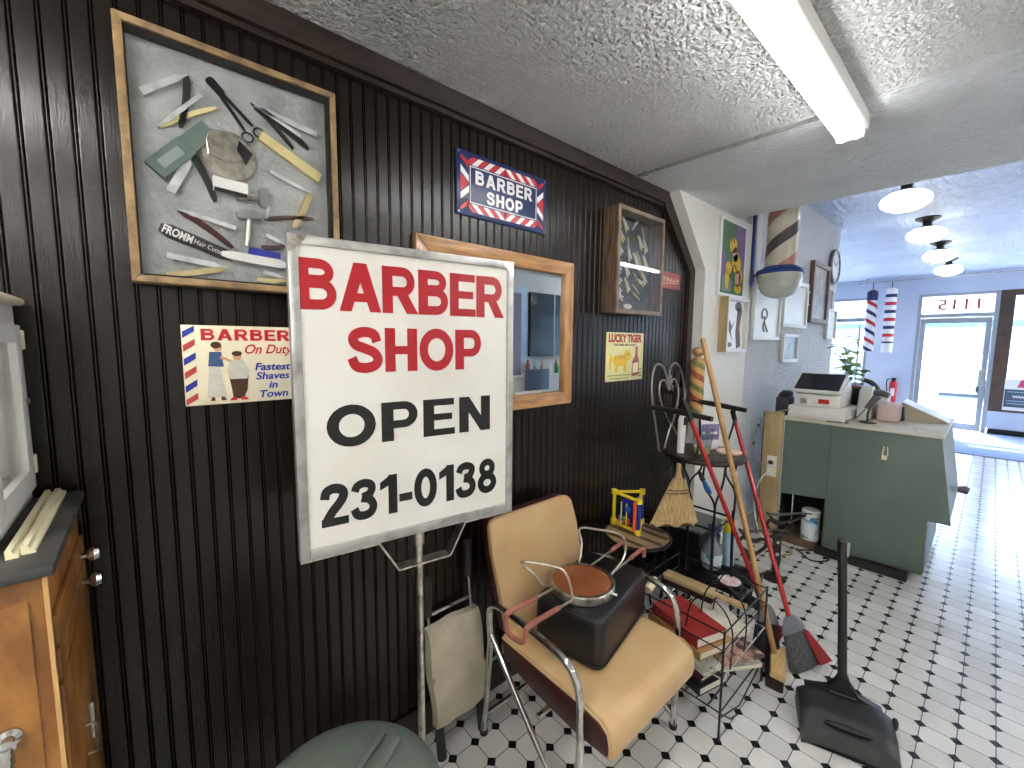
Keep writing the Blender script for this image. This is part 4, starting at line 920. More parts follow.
for P_h in ([(-.28, -.345, .632), (-.325, -.338, .645), (-.355, -.322, .69), (-.392, -.292, .738), (-.355, -.350, .744), (-.318, -.410, .740), (-.305, -.436, .712), (-.290, -.448, .640)],
            [(-.085, -.305, .635), (-.068, -.300, .66), (-.045, -.285, .70), (-.014, -.250, .740), (.030, -.315, .744), (.070, -.385, .740), (.066, -.420, .722), (.020, -.448, .680), (-.058, -.445, .634)]):
    MB().tube(P_h, .0045, seg=8, smooth=5).build('wire_hoop', M_chromew, t)
for a in (-75, 15):
    ca, sa = math.cos(math.radians(a)), math.sin(math.radians(a))
    MB().cyl((cc.x+.124*ca, cc.y+.124*sa, zt+.018), (cc.x+.140*ca, cc.y+.140*sa, zt+.018), .009, .007, seg=12).build('wing_nut', M_chromew, t)

# ================================================================== ROUND STOOL WITH TOY
sx_, sy_, sz_ = .490, -.215, .55
t = thing('wire_stool', 'small round wire legged stool with striped wooden top, behind the armchair', 'stool', (sx_, sy_, 0))
mb = MB()
mb.m(mat('stool_wood', '#8a7354', .4, col2='#a08763', nscale=12, stretch=(6, 1, 6), coat=.2)).lathe([(0, sz_-.018), (.158, sz_-.018), (.158, sz_), (0, sz_)], (sx_, sy_, 0), 40)
mb.build('seat', None, t)
mb = MB()
for a in (-.10, -.02, .06, .12):
    h = math.sqrt(.150**2-(a+.0)**2)
    mb.prism([(sx_+a-.013, sy_-h), (sx_+a+.013, sy_-h), (sx_+a+.013, sy_+h), (sx_+a-.013, sy_+h)], sz_+.0001, sz_+.0008, plane='xy')
mb.build('inlay_stripes', mat('dark_inlay', '#453827', .4), t)
MB().tube([(sx_+.162*math.cos(a/36*2*PI), sy_+.162*math.sin(a/36*2*PI), sz_-.008) for a in range(36)], .010, closed=True, seg=8).build('rim', M_dsteel, t)
for k in range(4):
    a = PI/4+k*PI/2; c, s = math.cos(a), math.sin(a)
    MB().tube([(sx_+.13*c, sy_+.13*s, sz_-.02), (sx_+.07*c, sy_+.07*s, .32), (sx_+.09*c, sy_+.09*s, .15), (sx_+.13*c, sy_+.13*s, .004)], .006, seg=8, smooth=6).build('leg', M_wire, t)
    a2 = a+PI/2
    MB().tube([(sx_+.09*c, sy_+.09*s, .40), (sx_+.12*math.cos((a+a2)/2), sy_+.12*math.sin((a+a2)/2), .33), (sx_+.09*math.cos(a2), sy_+.09*math.sin(a2), .40)], .004, seg=6, smooth=5).build('brace', M_wire, t)
# toy
t = thing('toy_tower', 'yellow framed plastic toy tower with blue panels on the round stool', 'toy', (.53, -.15, sz_))
tx, ty, tz = .541, -.147, sz_+.001
R_ = Matrix.Rotation(0, 3, 'Z')
def tq(x, y, z): v = R_ @ Vector((x, y, 0)); return (tx+v.x, ty+v.y, tz+z)
tri = [(-.036, .088), (.082, -.010), (-.058, -.078)]
H_ = .178
for z_ in (.012, H_):
    mb = MB()
    for i in range(3): mb.tube([tq(*tri[i], z_), tq(*tri[(i+1) % 3], z_)], .0085, seg=8)
    mb.build('yellow_frame', M_yel, t)
for i, (x_, y_) in enumerate(tri):
    for z_ in (.013, H_): MB().cyl(tq(x_, y_, z_-.013), tq(x_, y_, z_+.013), .0165, seg=16).build('corner_cap', M_yel, t)
    MB().cyl(tq(x_, y_, .02), tq(x_, y_, H_-.01), .0095, seg=12).build('post', (M_yel, M_blue2, M_blue2)[i], t)
MB().cyl(tq(-.070, -.062, .02), tq(-.070, -.062, H_-.01), .009, seg=12).build('orange_post', M_orange, t)
def tpan(a, b, z0, z1, m_, n, off=0):
    a = Vector(a); b = Vector(b); MB().prism([(a.x, a.y), (b.x, b.y), (b.x+.004, b.y+.004), (a.x+.004, a.y+.004)], z0, z1, f=lambda u, v, d: tq(u, v, d)).build(n, m_, t)
tpan((-.02, .04), (-.02, -.03), .03, .15, M_blue2, 'blue_panel'); tpan((-.045, .05), (-.05, -.02), .03, .06, M_orange, 'orange_slide'); tpan((.05, .0), (-.0, -.04), .03, .16, M_blue2, 'blue_panel')
for i, (a, b) in enumerate(((-.045, .035), (-.05, -.0), (-.03, -.04))): MB().cyl(tq(a, b, .02), tq(a, b, .14), .004, seg=8).build('rod', (M_whiteb, M_yel, M_orange)[i], t)
MB().ell(tq(-.045, .02, .05), (.014, .014, .014), 12).build('green_ball', M_greenp, t)
MB().ell(tq(-.05, -.01, .11), (.016, .016, .016), 12).build('blue_ball', M_blue, t)

# ================================================================== WIRE RACK AND READING MATTER
t = thing('magazine_rack', 'black wire magazine rack with arched dividers right of the armchair', 'magazine rack', (.43, -.56, 0))
rx0, rx1, ry0, ry1 = .206, .66, -.775, -.36
def wire(pts, name='wire', r=.0038, smooth=0, closed=False): return MB().tube(pts, r, seg=6, smooth=smooth, closed=closed).build(name, M_wire, t)
for x_, y_ in ((rx0, ry0), (rx1-.0, ry0), (rx0, ry1), (rx1, ry1)):
    wire([(x_, y_, 0.0), (x_, y_, .455)], 'leg', .0045)
for z_, n_ in ((.12, 'lower_tray'), (.26, 'middle_tray'), (.445, 'top_rim')):
    mb = MB(); mb.tube([(rx0, ry0, z_), (rx1, ry0, z_), (rx1, ry1, z_), (rx0, ry1, z_)], .0038, closed=True, seg=6)
    if z_ < .4:
        for k in range(1, 9):
            y_ = ry0+(ry1-ry0)*k/9; mb.tube([(rx0, y_, z_), (rx1, y_, z_)], .0024, seg=5)
    else: mb.tube([(rx0, ry0, z_-.07), (rx1, ry0, z_-.07), (rx1, ry1, z_-.07), (rx0, ry1, z_-.07)], .0030, closed=True, seg=6)
    mb.build(n_, M_chromew if z_ == .26 else M_wire, t)
for k, x_ in enumerate((.28, .42, .56)):
    wire([(x_, ry0, .26), (x_, ry0, .42), (x_, ry0+.05, .50), (x_, ry0+.12, .505), (x_, ry0+.17, .44), (x_, ry0+.19, .26)], 'arch_divider', .003, 6)
wire([(rx0, ry0, .12), (.30, ry0-.005, .04), (rx0+.18, ry0, .0)], 'brace', .003); wire([(rx0, ry0, .10), (rx0+.2, ry0, .03), (rx1, ry0, .10)], 'brace', .003)
def book(name, label, c, d, rz, m_, group=None, cat='book', tilt=(0, 0)):
    b = thing(name, label, cat, c, group); R = Euler((tilt[0], tilt[1], rz)).to_matrix(); C = Vector(c)
    w, l, h = d
    def q(x, y, z): return R @ Vector((x, y, z)) + C
    mb = MB(); k = .003
    for z0, z1 in ((0, k), (h-k, h)): mb.box(q(0, 0, (z0+z1)/2), (w, l, k), rot=R)
    mb.box(q(-w/2+k/2, 0, h/2), (k, l, h), rot=R); mb.build('cover', m_, b)
    MB().box(q(k/2, 0, h/2), (w-k*2.5, l-.006, h-2*k), rot=R).build('pages', M_paper, b)
    return b
book('book', 'thick red hardback lying on the rack, right of the armchair arm', (.355, -.565, .3015), (.165, .26, .042), -.32, M_bookred, 'books and magazines on the wire rack')
book('book', 'tan covered book under the red hardback', (.36, -.57, .2665), (.20, .29, .032), -.28, M_booktan, 'books and magazines on the wire rack')
book('magazine', 'white and grey folded paper standing beside the red book', (.545, -.62, .2665), (.12, .24, .03), -.45, M_paper, 'books and magazines on the wire rack', 'magazine')
book('magazine', 'green and white covered magazine below the tan book', (.40, -.58, .191), (.22, .30, .016), -.30, M_coverg, 'books and magazines on the wire rack', 'magazine')
book('magazine', 'maroon magazine under the green and white one', (.36, -.57, .173), (.2, .28, .016), -.2, M_coverm, 'books and magazines on the wire rack', 'magazine')
book('magazine', 'magazine with faces on the cover, topmost of the lower stack', (.50, -.65, .207), (.21, .28, .010), -.45, M_coverp, 'books and magazines on the wire rack', 'magazine')
book('magazine', 'white banded magazine sticking out at the right of the lower tray', (.52, -.65, .156), (.20, .26, .016), -.55, M_paper, 'books and magazines on the wire rack', 'magazine')
book('magazine', 'black edged magazine in the lower tray beside the chair leg', (.33, -.60, .1225), (.17, .23, .034), -.25, M_coverd, 'books and magazines on the wire rack', 'magazine')
for i, (a, b, w_) in enumerate(((.50, -.70, .05), (.53, -.67, .06), (.47, -.73, .05))):
    pass
t = thing('rolling_brush', 'long wooden handled brush lying on top of the rack', 'brush', (.50, -.48, .32))
MB().b2((-.15, -.032, -.014), (.10, .032, .014), bev=.008, seg=3).xf(Matrix.Translation((.548, -.50, .375)) @ Matrix.Rotation(math.radians(-88), 4, 'Z')).build('block', M_brushw, t)
MB().tube([(.10, 0, 0), (.14, 0, 0), (.23, 0, .0)], [.012, .014, .017], seg=14).xf(Matrix.Translation((.548, -.50, .375)) @ Matrix.Rotation(math.radians(-88), 4, 'Z')).build('handle', M_brushw, t)
MB().b2((-.14, -.027, -.04), (.09, .027, -.014)).xf(Matrix.Translation((.548, -.50, .375)) @ Matrix.Rotation(math.radians(-88), 4, 'Z')).build('bristles', M_brisbr, t)
tag(MB().cyl((.335, -.375, .38), (.41, -.37, .40), .02, seg=18).build('paper_roll', M_cream), 'short pale roll standing in the back corner of the rack', 'roll')
# black cabinet and low tray behind
t = thing('black_stand', 'low black box stand against the wall behind the tall chair', 'stand', (1.19, -.2, 0))
MB().b2((1.05, -.29, 0), (1.355, -.10, .40), bev=.004).build('body', M_blk, t)
MB().b2((1.04, -.30, .40), (1.36, -.10, .415), bev=.003).build('top', mat('grey_laminate_top', '#6d6f70', .45), t)
t = thing('slatted_shelf', 'low black slatted shelf holding the spray bottle and tin', 'shelf', (1.02, -.45, 0))
for xa, xb in ((.86, .915), (.92, .972), (1.0, 1.06), (1.065, 1.12), (1.125, 1.19)): MB().b2((xa, -.60, .225), (xb, -.31, .24), bev=.002).build('slat', M_tin, t)
for yy in (-.59, -.33): MB().b2((.86, yy-.008, .205), (1.19, yy+.008, .2245)).build('bearer', M_wire, t)
for a in (.87, 1.18):
    for b in (-.59, -.33): MB().cyl((a, b, 0), (a, b, .205), .007, seg=8).build('leg', M_wire, t)
bz = .2412
t = thing('spray_bottle', 'clear spray bottle with blue trigger head on the slatted shelf', 'bottle', (1.04, -.37, bz))
MB().lathe([(0, 0), (.05, 0), (.056, .02), (.056, .09), (.045, .13), (.022, .165), (.018, .19), (0, .19)], (1.04, -.37, bz), 24).build('bottle_body', mat('grey_translucent', '#8a97a0', .15, coat=.5), t)
MB().lathe([(.0565, .03), (.057, .03), (.057, .09), (.0565, .09)], (1.04, -.37, bz), 24).build('paper_label', mat('teal_white_label', '#cfe0e4', .4, col2='#3f93a8', nscale=16, contrast=(.5, .55)), t)
MB().lathe([(0, .19), (.02, .19), (.02, .215), (.014, .22), (0, .22)], (1.04, -.37, bz), 18).box((1.04, -.38, bz+.24), (.03, .075, .036), bev=.008).build('trigger_head', mat('slate_blue_plastic', '#47678f', .4), t)
MB().tube([(1.04, -.405, bz+.225), (1.04, -.42, bz+.20), (1.04, -.415, bz+.175)], .005, smooth=4).build('trigger', M_whiteb, t)
t = thing('aerosol_can', 'pale aerosol can with yellow cap behind the red broomstick', 'can', (1.145, -.42, bz))
MB().lathe([(0, 0), (.033, 0), (.034, .004), (.034, .19), (.028, .20), (0, .20)], (1.145, -.42, bz), 24).build('can_body', M_lblue, t)
MB().lathe([(0, .198), (.031, .198), (.034, .204), (.031, .265), (.026, .272), (0, .272)], (1.145, -.42, bz), 24).build('cap', M_yel, t)
t = thing('round_tin', 'flat round black tin with a pink and white label on the slatted shelf', 'tin', (.92, -.52, bz))
MB().lathe([(0, 0), (.062, 0), (.064, .004), (.064, .022), (.06, .026), (0, .026)], (.92, -.52, bz), 30).build('tin_body', M_tin, t)
MB().lathe([(0, .0262), (.055, .0262), (.055, .0275), (0, .0275)], (.92, -.52, bz), 30).build('paper_label', M_pinkc, t)

# ================================================================== TALL PARLOUR CHAIR
pc = Vector((.84, -.38)); pz = .958
t = thing('parlour_chair', 'tall black wire parlour chair with heart back, brooms leaning on it', 'chair', (pc.x, pc.y, 0))
MB().lathe([(0, -.02), (.175, -.02), (.19, -.012), (.19, .0), (.175, .004), (0, .002)], (pc.x, pc.y, pz), 40).build('seat', mat('dark_worn_wood', '#2a2522', .4, col2='#3a332e', nscale=20), t)
MB().tube([(pc.x+.192*math.cos(a/36*2*PI), pc.y+.192*math.sin(a/36*2*PI), pz-.012) for a in range(36)], .014, closed=True, seg=8).build('seat_rim', M_iron, t)
for k in range(4):
    a = PI/4+k*PI/2; c, s = math.cos(a), math.sin(a)
    for sg in (-1, 1):
        b = a+sg*.32; cb, sb = math.cos(b), math.sin(b)
        MB().tube([(pc.x+.165*cb, pc.y+.165*sb, pz-.02), (pc.x+.15*cb, pc.y+.15*sb, .83), (pc.x+.165*c+.012*cb, pc.y+.165*s+.012*sb, .74), (pc.x+.17*c+.006*cb, pc.y+.17*s+.006*sb, .62)], .0055, seg=8, smooth=6).build('leg_wire', M_wire, t)
    MB().tube([(pc.x+.172*c, pc.y+.172*s, .64), (pc.x+.18*c, pc.y+.18*s, .30), (pc.x+.195*c, pc.y+.195*s, .003)], .008, seg=8, smooth=5).build('leg', M_wire, t)
MB().tube([(pc.x+.174*math.cos(PI/4+k*PI/2), pc.y+.174*math.sin(PI/4+k*PI/2), .60) for k in range(4)], .006, closed=True, seg=8).build('stretcher_ring', M_wire, t)
# heart back
M_sw = mat('burnished_wire', '#8d8a86', .3, metal=.8)
yb2 = -.20
bx0, bx1 = .675, 1.03; bc = (bx0+bx1)/2
def hb(u, z, dy=0): return (bc+u, yb2+.05*(z-pz)/.4+dy, z)
MB().tube([hb(-.15, pz-.01), hb(-.165, 1.08), hb(-.18, 1.2), hb(-.172, 1.33), hb(-.12, 1.415), hb(-.04, 1.40), hb(-.005, 1.31), hb(.0, 1.27)], .0055, seg=8, smooth=8).build('back_loop', M_sw, t)
MB().tube([hb(.15, pz-.01), hb(.165, 1.08), hb(.18, 1.2), hb(.172, 1.33), hb(.12, 1.415), hb(.04, 1.40), hb(.005, 1.31), hb(.0, 1.27)], .0055, seg=8, smooth=8).build('back_loop', M_sw, t)
MB().tube([hb(0, 1.27), hb(-.03, 1.325), hb(-.085, 1.32), hb(-.105, 1.25), hb(-.07, 1.165), hb(0, 1.08), hb(.07, 1.165), hb(.105, 1.25), hb(.085, 1.32), hb(.03, 1.325)], .0050, seg=8, smooth=7, closed=True).build('heart', M_sw, t)
MB().tube([hb(0, 1.08), hb(-.05, 1.02), hb(-.10, pz-.01)], .005, seg=8, smooth=6).build('back_scroll', M_sw, t)
MB().tube([hb(0, 1.08), hb(.05, 1.02), hb(.10, pz-.01)], .005, seg=8, smooth=6).build('back_scroll', M_sw, t)
tw = [(bc+.006*math.cos(i*.9), yb2+.05*(1.08+i*.008-pz)/.4+.006*math.sin(i*.9), 1.27+i*.004) for i in range(30)]
MB().tube(tw, .004, seg=6).build('twist', M_sw, t)
for ax_, sgn, ya_ in ((.665, -1, -.165), (1.09, 1, -.235)):
    MB().tube([(ax_, ya_, 1.192), (ax_, -.32, 1.186), (ax_, -.49, 1.172)], [.018, .021, .017], seg=12, flat=.75).build('arm_rest', mat('black_wood_arm', '#191716', .35), t)
    MB().tube([(ax_, -.43, 1.175), (ax_-sgn*.01, -.43, 1.08), (pc.x+sgn*.17, -.42, pz-.01)], .006, seg=8, smooth=5).build('arm_support', M_wire, t)
    MB().tube([(ax_, ya_-.01, 1.19), (ax_-sgn*.03, -.17, 1.2), (bc+sgn*.18, yb2+.03, 1.2)], .006, seg=8, smooth=4).build('arm_joint', M_wire, t)
# on the seat
sz2 = pz+.0055
t = thing('glass_tumbler', 'glass tumbler with pale yellow liquid on the tall chair seat', 'glass', (.775, -.40, sz2))
gx, gy = .775, -.40
MB().lathe([(0, 0), (.042, 0), (.050, .135), (.048, .135), (.040, .006), (0, .006)], (gx, gy, sz2), 28).build('glass_body', M_clear, t)
MB().lathe([(0, .0075), (.0385, .0075), (.041, .035), (0, .035)], (gx, gy, sz2), 24).build('liquid', M_liquid, t)
t = thing('comb_tube', 'white tube with dark marks standing beside the tumbler', 'tube', (.705, -.335, sz2))
MB().lathe([(0, 0), (.018, 0), (.02, .17), (.012, .20), (.012, .225), (0, .225)], (.715, -.315, sz2), 18).build('tube_body', M_whiteb, t)
for k in range(3): MB().b2((.701+.010*k, -.3375, sz2+.15), (.706+.010*k, -.332, sz2+.19)).build('dark_mark', M_black, t)
t = thing('product_box', 'pale box with a purple printed panel on the tall chair seat', 'box', (.92, -.40, sz2))
Rb = Matrix.Rotation(math.radians(-35), 4, 'Z'); Tb = Matrix.Translation((.905, -.37, sz2)) @ Rb
MB().b2((-.055, -.02, 0), (.055, .02, .155), bev=.002).xf(Tb).build('carton', mat('pale_lilac_card', '#d9d5df', .5), t)
MB().b2((-.05, -.0215, .055), (.05, -.0203, .14)).xf(Tb).build('printed_panel', M_purple, t)
for a, b in ((-.035, -.03), (.01, .04)):
    MB().b2((a-.012, -.0222, .085), (b, -.0216, .10)).xf(Tb).build('print_line', M_whiteb, t)
tag(MB().lathe([(0, 0), (.058, 0), (.062, .006), (.058, .014), (0, .016)], (.905, -.485, sz2), 28).build('powder_puff', mat('peach_puff', '#d9b79b', .8, col2='#e4cdb4')), 'flat round peach coloured pad on the tall chair seat', 'pad')
tag(MB().tube([(.70, -.40, 1.215), (.715, -.43, 1.205), (.735, -.455, 1.20)], [.006, .008, .006], seg=8).build('comb', M_blkh), 'small black comb lying on the left arm of the tall chair', 'comb') if False else None

# whisk broom and blue brush hanging from the chair
t = thing('whisk_broom', 'straw whisk broom hanging from the tall black chair', 'whisk broom', (.585, -.375, .63))
W0 = Vector((.585, -.375, 0)); rd = Vector((.82, -.57, 0)).normalized(); nd = Vector((-.57, -.82, 0)).normalized()
def wf_(u, v, d): p = W0+rd*u+nd*d; return (p.x, p.y, v)
mb = MB()
def wb_(a, v):
    z = .635+.235*v; hw = .105*(1-v)**.85+.020; th2 = .012+.020*(1-v)*.4+.006
    ang = a*2*PI; j = .004*math.sin(ang*9)+(.008*math.sin(ang*23) if v < .02 else 0)
    return Vector(wf_((hw+j)*math.cos(ang)-.012*(1-v), z+(.01*math.sin(ang*7) if v < .02 else 0), (th2)*math.sin(ang)))
mb.grid(wb_, 48, 12); c1_ = mb.bm.verts.new(wf_(0, .64, 0))
bmesh.ops.remove_doubles(mb.bm, verts=mb.bm.verts, dist=.0001)
bmesh.ops.holes_fill(mb.bm, edges=[e_ for e_ in mb.bm.edges if e_.is_boundary], sides=0)
mb.build('straw', M_straw, t, angle=60)
MB().tube([wf_(.0, .865, 0), wf_(0, .90, 0), wf_(.0, .94, 0)], [.02, .012, .012], seg=12).build('handle', M_straw, t)
for z_ in (.795, .81): MB().tube([wf_((.105*(1-(z_-.635)/.235)**.85+.022)*math.cos(a/20*2*PI)-.003, z_, .022*math.sin(a/20*2*PI)) for a in range(20)], .002, closed=True, seg=5).build('stitching', M_dsteel, t)
MB().tube([wf_(.0, .93, 0), wf_(.02, .945, .0), wf_(.05, .94, -.05)], .003, seg=6, smooth=4).build('hanging_loop', M_blk, t)
tag(MB().tube([wf_(.008, .93, .028), wf_(.028, .87, .034), wf_(.055, .77, .036)], .004, seg=6).build('thin_rod', M_blk), 'thin black rod hanging in front of the whisk broom', 'rod')
t = thing('hand_brush', 'small blue handled brush hanging right of the whisk broom', 'brush', (.69, -.46, .80))
B0 = Vector((.665, -.44, .90)); B1 = Vector((.708, -.475, .795))
MB().tube([B0, B0.lerp(B1, .4)], [.009, .013], seg=10).build('neck', M_blk, t)
MB().tube([B0.lerp(B1, .4), B0.lerp(B1, .8), B1], [.015, .026, .024], seg=14, flat=.5).build('paddle', M_blue, t)
tag(MB().tube([(.60, -.33, .945), (.57, -.345, .91), (.56, -.35, .86), (.575, -.345, .835)], .007, seg=8, smooth=5).ell((.555, -.345, .885), (.022, .018, .028), 12).ell((.60, -.36, .90), (.02, .016, .02), 12).build('plastic_bag', M_clear), 'crumpled clear plastic bag behind the whisk broom', 'bag')

# ================================================================== BROOMS AND DUSTPAN
def broomstick(top, bot, r, m_, parent, grip=None, gm=None):
    top = Vector(top); bot = Vector(bot)
    MB().tube([top, bot], r, seg=14).build('handle', m_, parent)
    MB().ell(top, (r, r, r), 12).build('rounded_tip', gm or m_, parent)
    if grip: MB().tube([top, top.lerp(bot, grip)], r*1.18, seg=12).build('grip', gm, parent)
# push broom with wooden stick
bt_ = Vector((.722, -.40, 1.553)); bb_ = Vector((.775, -.79, .085))
t = thing('push_broom', 'push broom with varnished wooden stick, tallest of the leaning brooms', 'broom', (.745, -.80, 0))
broomstick(bt_, bb_, .0125, M_woodh, t)
Mx = Matrix.Translation((.745, -.80, 0)) @ Matrix.Rotation(math.radians(17), 4, 'Z') @ Matrix.Rotation(math.radians(10), 4, 'X')
MB().b2((-.11, -.03, .055), (.11, .03, .085), bev=.006).xf(Mx).build('block', M_blockw, t)
MB().box((0, 0, .028), (.225, .075, .056), bev=.01, taper=(.93, .75)).xf(Mx).build('bristles', M_brisbr, t)
# angle broom, red stick left, black head
t = thing('angle_broom', 'red handled broom with black bristles, leftmost of the leaning brooms', 'broom', (.76, -.76, 0), 'red handled brooms')
ta = Vector((.592, -.375, 1.262)); ba = Vector((.842, -.725, .23))
broomstick(ta, ba, .0105, M_redp, t, .10, M_blkh)
def bhead(base, dirn, side, w0, w1, L, th, lean, nm, m_, parent, cap, capm):
    base = Vector(base); dn = Vector(dirn).normalized(); sd = Vector(side); sd = (sd-dn*sd.dot(dn)).normalized(); n = dn.cross(sd)
    mb = MB()
    def f(a, v):
        ang = a*2*PI; w = (w0+(w1-w0)*v**.8)/2; j = (.004*math.sin(ang*17))*v
        p = base+dn*(L*v+(lean*math.cos(ang)*v))+sd*((w+j)*math.cos(ang))+n*((th*(.55+.45*v))*math.sin(ang)/2)
        return p
    mb.grid(f, 48, 10); bmesh.ops.remove_doubles(mb.bm, verts=mb.bm.verts, dist=.0001); bmesh.ops.holes_fill(mb.bm, edges=[e_ for e_ in mb.bm.edges if e_.is_boundary], sides=0)
    mb.build(nm, m_, parent, angle=60)
    if cap:
        mb = MB()
        def g(a, v):
            ang = a*2*PI; w = (.03+(w0*1.12-.03)*min(1, v*1.1)**.6+.012*v)/2
            return base+dn*(-cap+cap*1.35*v)+sd*(w*math.cos(ang))+n*((.024+(th*.62-.024)*v)*math.sin(ang)/2+0)
        mb.grid(g, 32, 8); bmesh.ops.remove_doubles(mb.bm, verts=mb.bm.verts, dist=.0001); bmesh.ops.holes_fill(mb.bm, edges=[e_ for e_ in mb.bm.edges if e_.is_boundary], sides=0)
        mb.build('collar', capm, parent, angle=60)
M_greyc = mat('grey_plastic_collar', '#6b6f78', .35)
bhead((.842, -.728, .20), (-.38, -.16, -1), (.62, -.78, 0), .09, .13, .19, .055, .0, 'bristles', M_brisb, t, .06, M_greyc)
MB().box((.842, -.775, .12), (.03, .03, .13), rot=(.1, .3, -.6), bev=.01).build('red_bristles', mat('dark_red_bristles', '#6d1a22', .6, col2='#4b1219', nscale=50), t)
# right broom: grey black bristles with a red flank
t = thing('angle_broom', 'red handled broom with grey and red bristles, right of the wooden stick', 'broom', (.88, -.89, 0), 'red handled brooms')
tb = Vector((1.14, -.40, 1.15)); bb2 = Vector((.862, -.818, .235))
broomstick(tb, bb2, .0115, M_redp, t, .05, M_blkh)
bhead((.868, -.83, .195), (.09, -.32, -1), (.84, -.54, 0), .105, .15, .19, .05, 0, 'bristles', M_bris, t, .055, M_greyc)
dnv = Vector((.09, -.32, -1)).normalized(); sdv = Vector((.84, -.54, 0)); sdv = (sdv-dnv*sdv.dot(dnv)).normalized(); nn = dnv.cross(sdv)
base = Vector((.868, -.83, .195)); mb = MB()
A = [base+dnv*.03+sdv*.040+nn*s_*.018 for s_ in (-1, 1)]+[base+dnv*.03+sdv*.062+nn*s_*.018 for s_ in (1, -1)]
Bq = [base+dnv*.188+sdv*.06+nn*s_*.030 for s_ in (-1, 1)]+[base+dnv*.188+sdv*.128+nn*s_*.030 for s_ in (1, -1)]
A = [mb.bm.verts.new(p) for p in A]; Bq = [mb.bm.verts.new(p) for p in Bq]
mb.face(A); mb.face(Bq[::-1])
for i in range(4): mb.face([A[i], Bq[i], Bq[(i+1) % 4], A[(i+1) % 4]])
mb.build('red_bristles', M_brisr, t)

# long handled dustpan lying open on the floor
t = thing('lobby_dustpan', 'black upright dustpan with long handle standing on the tiles', 'dustpan', (.66, -1.06, 0))
# local frame: mouth edge runs from left (near) to right; handle at the back
mo = Vector((.712, -1.055, 0)); dx_ = Vector((.60, -.80, 0)); dx_ = Vector((.155, -.30, 0)).normalized()
dx_ = Vector((.31, -.95, 0)).normalized()      # along the width, toward the right of the photo
dy_ = Vector((-dx_.y*-1, dx_.x*-1, 0))          # toward the mouth
dy_ = Vector((-.95, -.31, 0)).normalized()
def dq(u, v, z): p = mo+dx_*u+dy_*v; return (p.x, p.y, z)
mb = MB()
hw = .155
# shell: high back, sloping top hood, flat floor
sec = [(-.0, .02), (.003, .085), (.03, .105), (.13, .090), (.195, .055), (.222, .008)]
def sh(a, v):
    i = v*(len(sec)-1); k = min(len(sec)-2, int(i)); f_ = i-k
    yy = sec[k][0]*(1-f_)+sec[k+1][0]*f_; zz_ = sec[k][1]*(1-f_)+sec[k+1][1]*f_
    u = (a*2-1); w = hw*(1-.06*(yy/.27)); e2 = abs(u)**6
    return Vector(dq(u*w, yy+.012*(1-u*u)*-1+.01*e2, max(.004, zz_-.02*e2)))
mb.grid(sh, 24, 20)
mb.grid(lambda a, v: Vector(dq((a*2-1)*hw*(1-.06*v), v*.222, .003)), 24, 6)
for sgn in (-1, 1):
    pts = [(sgn*hw*.998, y_, z_) for y_, z_ in sec]; pp = [dq(u*(1-.06*(v/.27)), v+.01, max(.004, z-.018)) for u, v, z in pts]
    n_ = [mb.bm.verts.new(p) for p in pp]; f0 = [mb.bm.verts.new((p[0], p[1], .003)) for p in pp]
    for i in range(len(n_)-1): mb.face([n_[i], n_[i+1], f0[i+1], f0[i]])
bk_ = [mb.bm.verts.new(dq((a/12*2-1)*hw, -.0, .02)) for a in range(13)]; bk2 = [mb.bm.verts.new(dq((a/12*2-1)*hw, -.0, .003)) for a in range(13)]
for i in range(12): mb.face([bk_[i], bk_[i+1], bk2[i+1], bk2[i]])
mb.build('pan', M_dust, t, angle=50)
MB().ell(dq(0.0, .165, .076), (.075, .012, .010), 16, rot=(0, 0, math.atan2(dx_.y, dx_.x))).build('molded_slot', M_blk, t)
mb = MB().prism([(-.13, .098), (-.05, .112), (-.022, .15), (-.018, .18), (.018, .18), (.022, .15), (.05, .112), (.13, .092), (.12, .078), (-.12, .082)], -.012, .02, f=lambda u, v, d: dq(u, d, v), bev=.004)
mb.build('yoke', M_dust, t)
MB().b2((-.042, .0, 0), (.042, .004, .004)).xf(Matrix.Translation(dq(0.0, .035, .112)) @ Matrix.Rotation(math.atan2(dx_.y, dx_.x), 4, 'Z')).build('steel_wire', M_steel, t)
hx, hy, _ = dq(0, .0, 0)
hx2, hy2 = hx+.085, hy+.055
MB().tube([(hx, hy, .13), (hx+.05, hy+.032, .48), (hx2, hy2, .70)], [.0165, .0155, .0165], seg=18).build('handle', M_dust, t)
MB().lathe([(0, 0), (.0175, 0), (.0175, .012), (.012, .018), (0, .018)], (hx2+.002, hy2, .695), 18).build('handle_cap', M_dust, t)
MB().box((hx2+.02, hy2-.018, .67), (.006, .012, .06), rot=(0, 0, .7), bev=.002).build('hook_clip', M_steel, t)
MB().ell(dq(hw+.008, .03, .065), (.010, .012, .028), 10).build('side_clip', M_dust, t)

